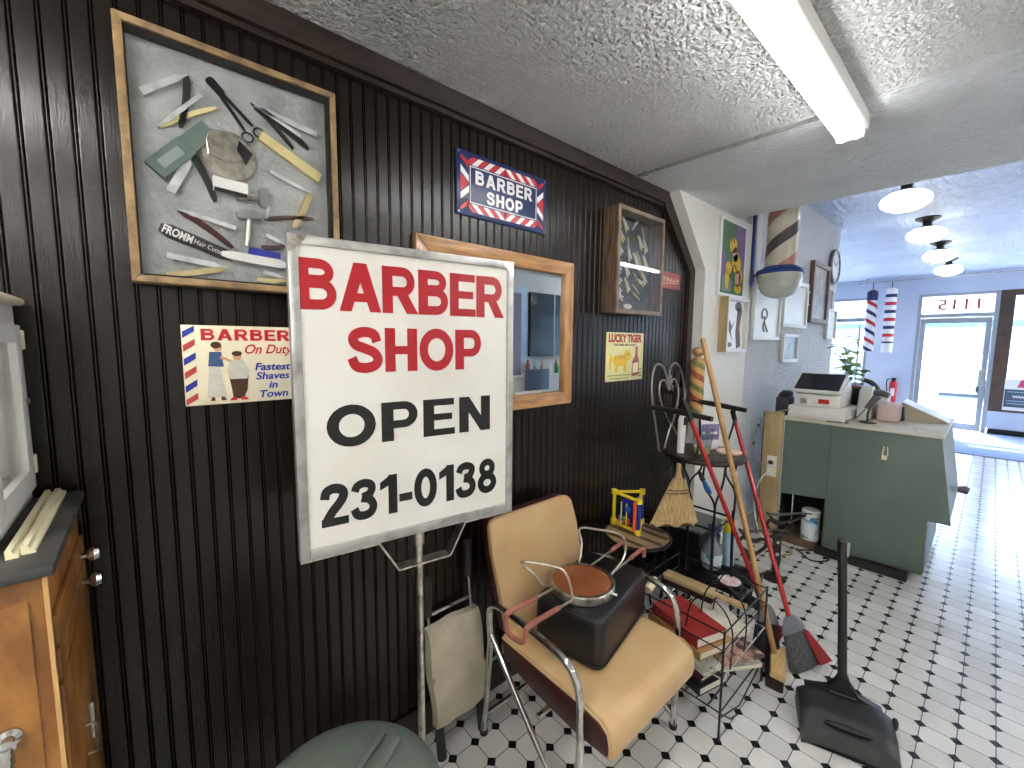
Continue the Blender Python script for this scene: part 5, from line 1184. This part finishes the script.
# ================================================================== CAST IRON FOOTRESTS
Rv = Vector((.753, -.657, 0)); Fv = Vector((.657, .753, 0))
def footrest(px_, py_, label, h=.43):
    t = thing('cast_iron_footrest', label, 'footrest', (px_, py_, 0), 'shoe shine footrests')
    B_ = Vector((px_, py_, 0))
    def q(u, v, z): p = B_+Rv*u+Fv*v; return (p.x, p.y, z)
    MB().lathe([(0, 0), (.07, 0), (.072, .006), (.05, .018), (.03, .03), (0, .03)], (px_, py_, 0), 24).build('foot_plate', M_iron, t)
    mb = MB().prism([(-.018, .02), (.022, .02), (.030, .14), (.022, .25), (.034, .31), (.0, .335), (-.026, .29), (-.010, .22), (-.012, .14)], -.012, .012, f=lambda u, v, d: q(u, d, v), bev=.004)
    mb.build('pierced_post', M_iron, t)
    for z_, r_ in ((.09, .010), (.17, .012), (.25, .010)):
        MB().lathe([(0, -.0135), (r_, -.0135), (r_, .0135), (0, .0135)], q(.004, 0, z_), 14, rot=Matrix(((Rv.x, 0, Fv.x), (Rv.y, 0, Fv.y), (0, 1, 0)))).build('hole_rim', M_whiteb if False else mat('worn_bright_spot', '#b9b4aa', .4), t)
    MB().tube([q(.0, 0, .30), q(-.05, 0, .335), (q(-.07, 0, .37)), q(-.045, 0, .40), q(-.02, 0, .39), q(-.01, 0, .37)], .010, seg=8, smooth=6).build('scroll', M_iron, t)
    MB().tube([q(.01, 0, .28), q(.055, 0, .31), q(.09, 0, .345), q(.085, 0, .38), q(.05, 0, .385), q(.03, 0, .37), q(-.01, 0, .375), q(-.05, 0, .40)], .010, seg=8, smooth=6).build('scroll', M_iron, t)
    MB().tube([q(-.07, 0, h+.01), q(-.03, 0, h+.004), q(.08, 0, h+.01), q(.16, 0, h+.014), q(.215, 0, h+.01)], [.017, .015, .012, .010, .008], seg=10, smooth=4, flat=.6).build('foot_bar', mat('polished_iron', '#5a5450', .3, metal=.6), t)
    MB().tube([q(-.06, 0, h+.0), q(-.01, 0, h-.04), q(.07, 0, h-.045), q(.18, 0, h+.002)], .008, seg=8, smooth=5).build('bar_support', M_iron, t)
    return t
footrest(1.26, -.50, 'black cast iron shoe shine footrest nearer the camera')
footrest(1.66, -.52, 'black cast iron shoe shine footrest nearer the counter')

# ================================================================== WHITE WALL: POLE, PICTURES, CLOCK
t = thing('wooden_barber_pole', 'small wooden barber pole with red, green and tan spiral behind the chair', 'barber pole', (1.25, -.135, 1.1))
def bandw(a, z):
    q = (z/.13+a) % 1
    return (mat('faded_red_stripe', '#9c4a34', .5), mat('faded_tan_stripe', '#c79a5e', .5), mat('faded_green_stripe', '#6f7548', .5), mat('faded_tan_stripe', '#c79a5e', .5))[int(q*4) % 4]
n = 40; r_ = .042; wpx, wpy = 1.25, -.135
MB().lathe([(0, 1.10), (r_, 1.10), (r_, 1.43), (.0, 1.43)], (wpx, wpy, 0), 32).build('striped_shaft', stripe_mat('wood_pole_stripes', [(0, '#9c4a34'), (.26, '#c79a5e'), (.5, '#6f7548'), (.74, '#c79a5e')], .15, 1, .5), t)
MB().lathe([(0, 1.43), (.040, 1.43), (.036, 1.442), (.018, 1.45), (.018, 1.458), (.034, 1.468), (.040, 1.485), (.034, 1.502), (.018, 1.512), (0, 1.514)], (wpx, wpy, 0), 24).build('ball_finial', M_oak, t)
MB().b2((wpx-.02, -.08, 1.2), (wpx+.02, -.001, 1.24)).b2((wpx-.03, -.008, 1.12), (wpx+.03, -.001, 1.36)).build('wall_bracket', M_trimdark, t)

def picture(name, label, x0, x1, z0, z1, y, d, fm, w, mm, cat='picture', group=None, glass=False):
    t = thing(name, label, cat, ((x0+x1)/2, y, z0), group)
    frame_rect(MB(), x0, x1, z0, z1, w, y-d, y-.001, .002).build('frame', fm, t)
    MB().b2((x0+w*.6, y-d*.5, z0+w*.6), (x1-w*.6, y-.002, z1-w*.6)).build('mount', mm, t)
    if glass: MB().b2((x0+w*.7, y-d*.8, z0+w*.7), (x1-w*.7, y-d*.8+.0015, z1-w*.7)).build('glass_pane', M_glass, t)
    return t
YS = -.0925
t = thing('poster', 'colourful unframed poster with yellow shapes on green and purple', 'poster', (1.78, YS, 1.87))
MB().b2((1.555, YS-.012, 1.866), (1.985, YS, 2.385), bev=.001).build('board', M_whiteb, t)
yp = YS-.0123
mb = MB()
mb.m(mat('poster_green', '#3f6b45', .5)).b2((1.58, yp-.0004, 1.885), (1.965, yp, 2.365))
mb.m(mat('poster_purple', '#7b5f93', .5)).prism([(1.80, 2.365), (1.965, 2.365), (1.965, 2.02), (1.90, 2.05), (1.87, 2.2), (1.80, 2.27)], yp-.0008, yp-.0004)
mb.m(mat('poster_purple', '#7b5f93', .5)).prism([(1.58, 2.2), (1.66, 2.12), (1.65, 2.02), (1.58, 1.99)], yp-.0008, yp-.0004)
mb.m(mat('poster_grey', '#7d8a86', .5)).prism([(1.60, 1.90), (1.75, 1.90), (1.77, 1.97), (1.68, 2.03), (1.60, 1.99)], yp-.0008, yp-.0004)
for a, b, c, d, m_ in ((1.76, 2.22, .065, .055, myel), (1.80, 2.16, .05, .05, mat('poster_pink', '#cf9aa0', .5)), (1.83, 2.10, .075, .07, myel), (1.70, 2.06, .05, .045, myel), (1.68, 1.98, .03, .07, myel), (1.86, 2.00, .05, .06, mat('poster_pink', '#cf9aa0', .5)), (1.87, 1.93, .06, .035, myel), (1.91, 2.02, .03, .05, myel)):
    mb.m(m_).prism(blob(a, b, c, d), yp-.0012, yp-.0006)
for a, b in ((1.74, 2.26), (1.80, 2.20), (1.79, 2.08)): mb.m(M_brownp).tube([(a-.03, yp-.0015, b-.03), (a, yp-.0015, b+.01), (a+.03, yp-.0015, b-.02)], .003, seg=5, smooth=4)
mb.build('print', None, t)
t = picture('framed_print', 'black and white framed print of a dancing figure below the poster', 1.62, 1.985, 1.478, 1.858, YS, .06, M_plastw, .02, M_whiteb)
MB().b2((1.6165, YS-.058, 1.48), (1.6195, YS-.001, 1.856)).build('bare_wood_side', M_ply, t)
mb = MB(); yq = YS-.031
mb.m(mat('ink_grey', '#5a5d61', .5)).prism(blob(1.86, 1.80, .06, .035), yq-.0006, yq); mb.prism([(1.85, 1.80), (1.93, 1.78), (1.90, 1.66), (1.93, 1.52), (1.86, 1.50), (1.83, 1.62)], yq-.0006, yq)
mb.prism([(1.70, 1.72), (1.76, 1.66), (1.80, 1.70), (1.75, 1.62), (1.78, 1.56), (1.72, 1.62), (1.68, 1.66)], yq-.0006, yq)
mb.m(M_redpale).prism(blob(1.88, 1.66, .022, .05), yq-.001, yq); mb.m(mat('ink_grey', '#5a5d61', .5)).prism(blob(1.73, 1.53, .05, .018), yq-.0006, yq)
mb.build('ink_drawing', None, t)
YT = -.0885
t = picture('framed_print', 'large white framed print with a small sketch under the lit pole globe', 2.19, 2.80, 1.57, 2.05, YT, .03, M_plastw, .03, M_whiteb)
yq = YT-.017; mb = MB()
mb.tube([(2.40, yq, 1.74), (2.38, yq, 1.78), (2.42, yq, 1.82), (2.48, yq, 1.81), (2.50, yq, 1.77), (2.46, yq, 1.74), (2.43, yq, 1.76)], .007, seg=5, smooth=5); mb.tube([(2.46, yq, 1.75), (2.42, yq, 1.68), (2.45, yq, 1.64)], .007, seg=5, smooth=5); mb.tube([(2.44, yq, 1.72), (2.50, yq, 1.66), (2.53, yq, 1.64)], .007, seg=5, smooth=5)
mb.build('sketch', mat('ink_grey2', '#8a8c8f', .5), t)
picture('framed_print', 'white framed certificate with a dark side edge right of the large print', 2.86, 3.55, 1.69, 2.12, YT, .035, M_plastw, .035, M_whiteb)
t = picture('framed_print', 'small white framed photo low on the stucco wall', 2.93, 3.36, 1.37, 1.63, YT, .03, M_plastw, .03, mat('blue_grey_photo', '#8796a8', .4, col2='#c5ccd6', nscale=9))
picture('framed_print', 'tall brown framed picture left of the round clock', 3.66, 4.27, 1.76, 2.37, YT, .04, M_caseB, .045, mat('faded_photo', '#a89d97', .4, col2='#857a76', nscale=10))
picture('framed_print', 'small tilted white card between the certificate and the tall picture', 3.58, 3.62+.1, 1.93, 2.06, YT, .02, M_plastw, .01, M_whiteb)
picture('framed_print', 'white framed picture at the wall end below the clock', 4.34, 4.72, 1.60, 1.93, YT, .035, M_plastw, .02, M_whiteb)
picture('framed_print', 'grey print between the tall picture and the clock', 4.30, 4.55, 1.95, 2.15, YT, .015, mat('grey_card', '#9b9390', .6), .01, mat('grey_card', '#9b9390', .6), glass=False)
t = thing('wall_clock', 'round wall clock with dark rim at the end of the stucco wall', 'clock', (4.52, YT, 2.2))
MB().lathe([(0, 0), (.185, 0), (.193, .01), (.19, .034), (.178, .040), (.165, .034), (.163, .022), (0, .022)], (4.50, YT, 2.405), 40, rot=(PI/2, 0, 0)).build('rim', mat('dark_grey_rim', '#6a6f74', .35, metal=.3), t)
MB().lathe([(0, .0225), (.162, .0225), (.162, .028), (0, .028)], (4.50, YT, 2.405), 36, rot=(PI/2, 0, 0)).build('dial', mat('pale_dial', '#cdd6d6', .4), t)
for a, l, w in ((.9, .09, .006), (-1.1, .12, .004)):
    MB().box((4.50+l/2*math.sin(a), YT-.031, 2.405+l/2*math.cos(a)), (w, .003, l), rot=(0, a, 0)).build('hand', M_blk, t)
for k in range(12): MB().box((4.50+.14*math.sin(k*PI/6), YT-.0285, 2.405+.14*math.cos(k*PI/6)), (.006, .003, .02), rot=(0, k*PI/6, 0)).build('hour_mark', M_blk, t)

# wall barber pole lamp
lx, ly = 2.20, -.27
t = thing('barber_pole_lamp', 'large wall mounted barber pole with blue fittings and opal globe below', 'barber pole', (lx, ly, 1.88))
MB().b2((lx-.05, YT-.03, 2.06), (lx+.05, YT, 2.80), bev=.004).build('back_plate', M_plastw, t)
MB().b2((lx-.075, YT-.022, 1.98), (lx-.04, YT-.001, 2.82), bev=.003).build('blue_edge', mat('royal_blue_enamel', '#15397e', .3), t)
MB().b2((lx-.03, ly+.12, 2.055), (lx+.03, YT-.001, 2.085)).build('bracket', mat('royal_blue_enamel', '#15397e', .3), t)
def bandp(a, z):
    q = (z/.42-a) % 1
    return mat('faded_orange_stripe', '#b9806a', .45) if .0 <= q < .2 else (mat('charcoal_stripe', '#4a4744', .45) if .5 <= q < .7 else mat('ivory_stripe', '#cfc8b6', .45))
n = 60
MB().lathe([(0, 2.10), (.100, 2.10), (.100, 2.76), (0, 2.76)], (lx, ly, 0), 40).build('striped_cylinder', stripe_mat('lamp_pole_stripes', [(0, '#b9806a'), (.2, '#cfc8b6'), (.5, '#4a4744'), (.7, '#cfc8b6')], .44, -1, .3, phase=.2), t)
MB().lathe([(0, 2.05), (.153, 2.05), (.160, 2.065), (.153, 2.08), (.125, 2.09), (.110, 2.105), (0, 2.105)], (lx, ly, 0), 36).build('blue_collar', mat('royal_blue_enamel', '#15397e', .3), t)
MB().lathe([(.0, 2.05), (.143, 2.05), (.143, 1.995), (.136, 1.985), (.134, 1.955), (.126, 1.945), (.115, 1.92), (.085, 1.895), (.045, 1.878), (0, 1.872)], (lx, ly, 0), 36).build('opal_globe', M_opal, t)
MB().lathe([(0, 2.76), (.13, 2.76), (.13, 2.79), (.05, 2.82), (0, 2.82)], (lx, ly, 0), 30).build('top_cap', mat('royal_blue_enamel', '#15397e', .3), t)
t = None
# ================================================================== COUNTER
t = thing('reception_counter', 'sage green reception counter with a slanted front, right of centre', 'counter', (2.8, -.8, 0))
CX = 2.30
MB().prism([(-.645, .045), (-.645, .42), (-.635, .97), (-1.19, .97), (-1.268, .43), (-1.163, .43), (-1.172, .085)], CX-.012, CX+.004, plane='yz', bev=.001).build('side_panel', M_green, t)
MB().prism([(-.345, .385), (-.345, .965), (-.64, .965), (-.64, .415)], CX-.004, CX+.012, plane='yz').build('upper_panel', M_green, t)
MB().prism([(-.63, .06), (-.63, .96), (-1.185, .96), (-1.26, .435), (-1.158, .435), (-1.165, .06)], CX+.004, 3.30, plane='yz').build('body', M_green, t)
MB().prism([(-.345, .43), (-.345, .96), (-.63, .96), (-.63, .43)], CX+.012, 3.30, plane='yz').build('shelf_body', M_blkmat, t)
MB().b2((2.26, -1.10, 0), (3.28, -.60, .06)).build('plinth', M_blk, t)
MB().b2((2.60, -.60, .056), (3.28, -.36, .43)).b2((2.31, -.352, .056), (2.60, -.345, .43)).build('void_shade_panel', M_blkmat, t)  # matte black closure stands in for shade inside the open knee space
MB().prism([(-.34, .962), (-.34, .978), (-1.20, .978), (-1.20, .962)], CX-.02, 3.32, plane='yz', bev=.002).build('countertop', M_ctop, t)
MB().b2((2.30, -.60, .0), (2.95, -.345, .055), bev=.003).build('kick_board', M_caseB, t)
mb = MB()
for a, b in ((.0, 0), (.022, .0)): mb.box((CX-.0125, -.925-a, .835), (.002, .006, .06), rot=(.1-a*8, 0, 0))
mb.box((CX-.0125, -.933, .79), (.002, .028, .03)); mb.build('paint_chip', M_cream, t)
tag(MB().tube([(3.0, -1.262, .50), (3.0, -1.30, .505), (3.0, -1.318, .50)], [.022, .03, .024], seg=14).build('counter_knob', mat('mauve_plastic', '#7d6f80', .4)), 'rounded mauve knob sticking out past the counter front', 'knob')
t = thing('plywood_board', 'upright pale plywood board between the stucco wall and the counter', 'board', (2.30, -.275, 0))
MB().b2((2.285, -.338, 0), (2.305, -.205, 1.015), bev=.001).build('board', M_ply, t)
MB().b2((2.286, -.2045, 0), (2.306, -.198, 1.01)).build('dark_edge', M_blk, t)
t = thing('power_outlet', 'white double power outlet on the plywood board', 'outlet', (2.28, -.275, .5))
MB().b2((2.279, -.312, .50), (2.2845, -.245, .665), bev=.002).build('cover_plate', M_plastw, t)
for z_ in (.545, .62): MB().b2((2.276, -.295, z_-.02), (2.2795, -.262, z_+.02), bev=.002).build('socket', M_creamw, t)
t = thing('black_plug', 'black plug and lead in the upper socket of the outlet', 'plug', (2.25, -.27, .6))
MB().box((2.262, -.275, .615), (.026, .032, .028), bev=.005).build('plug_body', M_blk, t)
MB().tube([(2.25, -.27, .615), (2.235, -.22, .60), (2.235, -.17, .66), (2.235, -.15, .78), (2.24, -.18, .90), (2.26, -.24, .99), (2.30, -.33, 1.03), (2.34, -.38, 1.04)], .0045, seg=8, smooth=8).build('lead', mat('grey_lead', '#8f8f8c', .5), t)
for a in ((2.235, -.155, .75), (2.24, -.18, .9)): MB().ell(a, (.009, .009, .013), 10).build('lead_knot', M_blk, t)
tag(MB().tube([(2.275, -.275, .545), (2.245, -.25, .52), (2.235, -.21, .44), (2.235, -.19, .30), (2.24, -.2, .16), (2.245, -.25, .02), (2.20, -.38, .008), (2.05, -.45, .008)], .0045, seg=8, smooth=8).build('white_lead', M_plastw), 'white lead dropping from the outlet to the floor', 'cable')
for i, pts in enumerate((((2.18, -.15, .012), (2.12, -.3, .012), (2.2, -.42, .02), (2.1, -.5, .01), (1.95, -.4, .01)), ((2.2, -.5, .01), (2.28, -.62, .015), (2.2, -.7, .01), (2.1, -.62, .01), (2.22, -.5, .012)))):
    tag(MB().tube(pts, .006, seg=6, smooth=8).build('floor_cable', (M_ply, M_blk)[i]), ('tan cable curling on the floor by the counter', 'black cable looped on the floor at the counter plinth')[i], 'cable', 'cables on the floor')
t = thing('wipes_tub', 'white and blue tub of wipes beside the counter opening', 'tub', (2.38, -.575, .056))
MB().lathe([(0, 0), (.055, 0), (.058, .006), (.058, .20), (.05, .205), (0, .205)], (2.37, -.54, .057), 28).build('tub_body', M_plastw, t)
MB().lathe([(.0, .2), (.06, .2), (.06, .225), (.052, .232), (0, .234)], (2.37, -.54, .057), 28).build('lid', M_plastw, t)
MB().lathe([(.0585, .02), (.059, .02), (.059, .185), (.0585, .185)], (2.37, -.54, .057), 28).build('paper_label', mat('tub_label', '#dfe9ef', .4, col2='#3d86b4', nscale=11, contrast=(.5, .56)), t)
# --- on the counter
cz = .979
t = thing('cash_drawer', 'white cash drawer under the register on the counter', 'cash drawer', (2.5, -.52, cz))
MB().b2((2.32, -.70, cz), (2.72, -.352, cz+.095), bev=.004).build('housing', M_plastw, t)
MB().b2((2.314, -.688, cz+.015), (2.321, -.365, cz+.08), bev=.003).build('drawer', M_plastw, t)
t = thing('touch_register', 'white point of sale register with a tilted black screen', 'cash register', (2.52, -.52, cz+.095))
mb = MB()
zc = cz+.097
mb.prism([(2.345, zc), (2.70, zc), (2.70, zc+.12), (2.60, zc+.205), (2.345, zc+.085)], -.665, -.385, f=lambda u, v, d: (u, d, v), bev=.006)
mb.build('body', M_plastw, t)
sl = math.atan2(.13, .22); Rs = Matrix.Rotation(-sl, 4, 'Y'); Ts = Matrix.Translation((2.335, -.515, zc+.10)) @ Rs
MB().b2((0, -.155, 0), (.245, .155, .022), bev=.004).xf(Ts).build('screen_housing', M_plastw, t)
MB().b2((.016, -.138, .0222), (.228, .138, .0235)).xf(Ts).build('screen', M_screen, t)
MB().b2((2.340, -.60, zc+.028), (2.346, -.535, zc+.06)).build('red_badge', M_redb, t)
MB().b2((2.338, -.47, zc+.02), (2.346, -.42, zc+.06), bev=.003).build('card_slot', M_steel, t)
tag(MB().prism([(2.60, cz), (2.86, cz), (2.86, cz+.2), (2.76, cz+.25), (2.66, cz+.23), (2.60, cz+.1)], -.79, -.715, f=lambda u, v, d: (u, d, v), bev=.015).build('receipt_printer', mat('off_white_plastic', '#d2d1cb', .4)), 'rounded off white plastic housing right of the register', 'printer')
t = thing('card_terminal', 'dark grey box at the left rear of the register', 'box', (2.48, -.28, cz))
MB().b2((2.40, -.33, cz), (2.55, -.24, cz+.14), bev=.008).build('box_body', mat('dark_grey_plastic', '#3c3e42', .4), t)
MB().prism([(2.41, cz+.14), (2.54, cz+.14), (2.54, cz+.185), (2.45, cz+.17)], -.32, -.25, f=lambda u, v, d: (u, d, v)).build('tilted_face', M_blk, t)
t = thing('barcode_scanner', 'grey hand scanner on a gooseneck stand at the counter edge', 'scanner', (2.5, -.80, cz))
MB().lathe([(0, 0), (.05, 0), (.052, .004), (.03, .012), (0, .014)], (2.50, -.80, cz), 24).build('stand_base', M_blk, t)
MB().tube([(2.50, -.80, cz+.012), (2.50, -.798, cz+.07), (2.505, -.815, cz+.13), (2.51, -.845, cz+.175)], .006, seg=8, smooth=5).build('gooseneck', M_blk, t)
M_dg = mat('scanner_grey', '#55555a', .4)
MB().tube([(2.48, -.79, cz+.105), (2.49, -.815, cz+.15), (2.50, -.845, cz+.20)], [.016, .020, .024], seg=12).build('scanner_grip', M_dg, t)
MB().tube([(2.50, -.82, cz+.225), (2.50, -.86, cz+.222), (2.50, -.905, cz+.205)], [.022, .030, .022], seg=14, flat=.8).build('scanner_head', M_dg, t)
MB().tube([(2.48, -.785, cz+.10), (2.42, -.75, cz+.04), (2.38, -.70, cz+.012), (2.33, -.715, cz+.006), (2.31, -.6, cz+.006)], .0035, seg=6, smooth=6).build('scanner_lead', M_dg, t)
t = thing('telephone_handset', 'curved dark handset behind the register', 'telephone', (2.85, -.76, cz))
MB().b2((2.82, -.86, cz), (2.98, -.72, cz+.2), bev=.02).build('base', mat('off_white_plastic', '#d2d1cb', .4), t)
MB().tube([(2.85, -.705, cz+.285), (2.85, -.76, cz+.26), (2.85, -.81, cz+.19)], [.016, .018, .016], seg=12, smooth=5).build('handset', M_blk, t)
t = thing('baseball_cap', 'dark red and black cap lying behind the register screen', 'cap', (2.86, -.5, cz))
MB().lathe([(0, .10), (.05, .092), (.085, .06), (.098, .0), (0, 0)], (2.86, -.50, cz+.22), 28).build('crown', mat('cap_dark_red', '#6b1c24', .7), t)
MB().prism([(2.80, -.56), (2.90, -.56), (2.92, -.64), (2.88, -.69), (2.82, -.69), (2.79, -.64)], cz+.222, cz+.232, plane='xy', bev=.003).build('brim', mat('cap_red', '#a02733', .7), t)
tag(MB().b2((2.76, -.69, cz), (2.97, -.36, cz+.218), bev=.004).build('carton', M_blkmat), 'dark carton behind the register that carries the cap', 'box')
# plant
t = thing('trailing_plant', 'green leafy pothos plant on the counter behind the register', 'plant', (3.12, -.56, cz))
MB().lathe([(0, 0), (.045, 0), (.065, .12), (.06, .12), (.045, .01), (0, .01)], (3.12, -.56, cz), 24).build('pot', M_plastw, t)
MB().lathe([(0, .105), (.058, .105), (0, .112)], (3.12, -.56, cz), 20).build('soil', M_brisbr, t)
rnd = random.Random(3)
stems = [(-.05, .08, .46), (-.15, .03, .40), (-.02, -.02, .52), (-.2, -.10, .26), (-.24, -.06, .32)]
mbs = MB(); mbl = MB()
for dx, dy, hz in stems:
    p0 = Vector((3.12, -.56, cz+.1)); p1 = p0+Vector((dx*.4, dy*.4, hz*.7)); p2 = p0+Vector((dx, dy, hz))
    P3 = catmull([p0, p1, p2], 5); mbs.tube(P3, .003, seg=5)
    for q in P3[3:]:
        for r in range(2):
            a = rnd.uniform(0, 2*PI); L = rnd.uniform(.055, .085); d = Vector((math.cos(a), math.sin(a), rnd.uniform(-.5, .3))).normalized(); sd = d.cross(Vector((0, 0, 1))).normalized(); up = sd.cross(d)
            pts = [(0, 0), (.25, .42), (.55, .40), (.8, .2), (1, 0), (.8, -.2), (.55, -.40), (.25, -.42)]
            vs = [mbl.bm.verts.new(q+d*(u*L+.01)+sd*(v*L)+up*(abs(v)*.25*L-.1*L*u*u)) for u, v in pts]
            c_ = mbl.bm.verts.new(q+d*(.5*L+.01)-up*.04*L)
            for i in range(8): mbl.face([vs[i], vs[(i+1) % 8], c_])
mbs.build('stems', mat('stem_green', '#6c8f3e', .5), t); o = mbl.build('leaves', M_leaf, t)
# papers, bag, folded board
tag(MB().b2((2.66, -.945, cz), (2.86, -.82, cz+.125), bev=.02).build('paper_bag', M_bag), 'pale pink paper bag on the counter right of the scanner', 'bag')
t = thing('folded_display_board', 'beige folded cardboard sloping down at the counter end', 'board', (2.85, -1.05, cz))
mb = MB().prism([(-.925, cz+.115), (-.935, cz+.13), (-1.175, cz+.012), (-1.175, cz), (-.925, cz)], 2.90, 2.93, plane='yz'); mb.build('side_flap', mat('beige_card', '#c5b9a2', .6), t)
MB().prism([(-.935, cz+.13), (-.935, cz+.135), (-1.19, cz+.012), (-1.19, cz+.004)], 2.88, 3.15, plane='yz').build('top_flap', M_whiteb, t)
tag(MB().prism([(-.90, cz), (-.885, cz+.11), (-.95, cz+.10), (-.96, cz)], 2.80, 2.87, plane='yz').build('navy_pouch', mat('navy_cloth', '#272c44', .7)), 'dark navy pouch between the pink bag and the beige board', 'pouch')
for i, (a, b, c_, d_) in enumerate(((2.33, -1.12, .20, .14), (2.36, -.93, .18, .12))):
    tag(MB().box((a+c_/2, b, cz+.002), (c_, d_, .003), rot=(0, 0, .15*(1-2*i))).build('paper_sheet', M_paper), ('paper sheet at the front corner of the countertop', 'paper sheet on the countertop beside the scanner stand')[i], 'paper', 'papers on the countertop')

# ================================================================== OPPOSITE SIDE (seen in the mirror)
t = thing('back_bar', 'white barber back bar with dark panel seen in the wall mirror', 'cabinet', (4.0, RY, 0))
MB().b2((2.9, RY+.002, .0), (5.3, RY+.37, .98), bev=.004).build('base_cabinet', M_plastw, t)
MB().b2((2.88, RY+.002, .98), (5.32, RY+.41, 1.02), bev=.004).build('ledge', M_plastw, t)
MB().b2((3.55, RY+.002, 1.30), (4.9, RY+.06, 2.38)).build('dark_panel', M_slate, t)
MB().b2((4.12, RY+.06, 1.30), (4.135, RY+.068, 2.38)).build('panel_seam', M_steel, t)
MB().b2((2.9, RY+.002, 1.02), (3.12, RY+.3, 2.3)).build('side_cupboard', mat('grey_lilac_door', '#8b8898', .5), t)
tag(MB().b2((3.16, RY+.002, 1.2), (3.50, RY+.03, 2.45)).build('lit_window_panel', mat('pale_blue_daylight', '#c3dcea', .4)), 'pale blue panel standing in for a daylit window, in the mirror', 'board')  # flat pale blue stands in for a bright window on the opposite wall
for k in range(9): pass
rnd = random.Random(5)
bm_ = [M_whiteb, M_redpale, M_greenp, M_booktan, M_lblue, M_cream, M_blk]
for k in range(24):
    x_ = 3.19+k*.085; h = rnd.uniform(.12, .27); r_ = rnd.uniform(.026, .038)
    tag(MB().lathe([(0, 0), (r_, 0), (r_, h*.65), (r_*.4, h*.8), (r_*.4, h), (0, h)], (x_, RY+.2+(k % 2)*.1, 1.0205), 14).build('bottle', bm_[k % 7]), 'bottle on the back bar ledge, seen in the wall mirror', 'bottle', 'bottles on the back bar')
tag(MB().b2((2.6, -2.95, 0), (3.9, -2.45, .66), bev=.01).build('low_counter', M_plastw), 'low white counter near the back bar, in the mirror', 'counter')
t = thing('barber_chair', 'blue grey barber chair in front of the back bar, in the mirror', 'chair', (3.25, -3.2, 0))
MB().lathe([(0, 0), (.24, 0), (.24, .03), (.06, .06), (.05, .45), (0, .45)], (3.3, -3.22, 0), 28).build('base', M_chrome, t)
M_bc = mat('blue_grey_vinyl', '#4d5c70', .4)
MB().b2((3.06, -3.42, .45), (3.54, -3.0, .57), bev=.03).build('seat', M_bc, t)
MB().b2((3.06, -3.46, .57), (3.54, -3.36, 1.12), bev=.03).build('backrest', M_bc, t)
for a in (3.03, 3.57): MB().b2((a-.03, -3.40, .66), (a+.03, -3.06, .74), bev=.02).build('arm', M_bc, t)

# ================================================================== LIGHT, WORLD, CAMERA
w = bpy.data.worlds.new('sky'); bpy.context.scene.world = w; w.use_nodes = True
nt = w.node_tree; bg = nt.nodes['Background']
sky = nt.nodes.new('ShaderNodeTexSky'); sky.sky_type = 'NISHITA'; sky.sun_elevation = math.radians(48); sky.sun_rotation = math.radians(60); sky.sun_disc = False; sky.sun_intensity = 1
nt.links.new(sky.outputs[0], bg.inputs[0]); bg.inputs[1].default_value = 1.45
sd = bpy.data.lights.new('sun', 'SUN'); sd.energy = 7; sd.angle = .01; sd.color = (1, .97, .92)
so = bpy.data.objects.new('sun', sd); COL.objects.link(so); so.rotation_euler = Vector((.62, .28, .80)).to_track_quat('Z', 'Y').to_euler()
cam = bpy.data.cameras.new('camera'); co = bpy.data.objects.new('camera', cam); COL.objects.link(co)
f_ = Vector((.65458152, .74964046, -.09778659)); u_ = Vector((.05854213, .07869704, .99517817)); r_ = f_.cross(u_)
Mr = Matrix((r_, u_, -f_)).transposed().to_4x4(); Mr.translation = Vector((-1.37874, -1.36002, 1.53174)); co.matrix_world = Mr
cam.sensor_width = 36; cam.sensor_fit = 'HORIZONTAL'; cam.lens = 419.61*36/1024; cam.clip_start = .02; cam.clip_end = 300
sc_ = bpy.context.scene; sc_.camera = co
sc_.view_settings.view_transform = 'Standard'; sc_.view_settings.look = 'None'; sc_.view_settings.gamma = 1; sc_.view_settings.use_curve_mapping = False
sc_.view_settings.exposure = 1.1
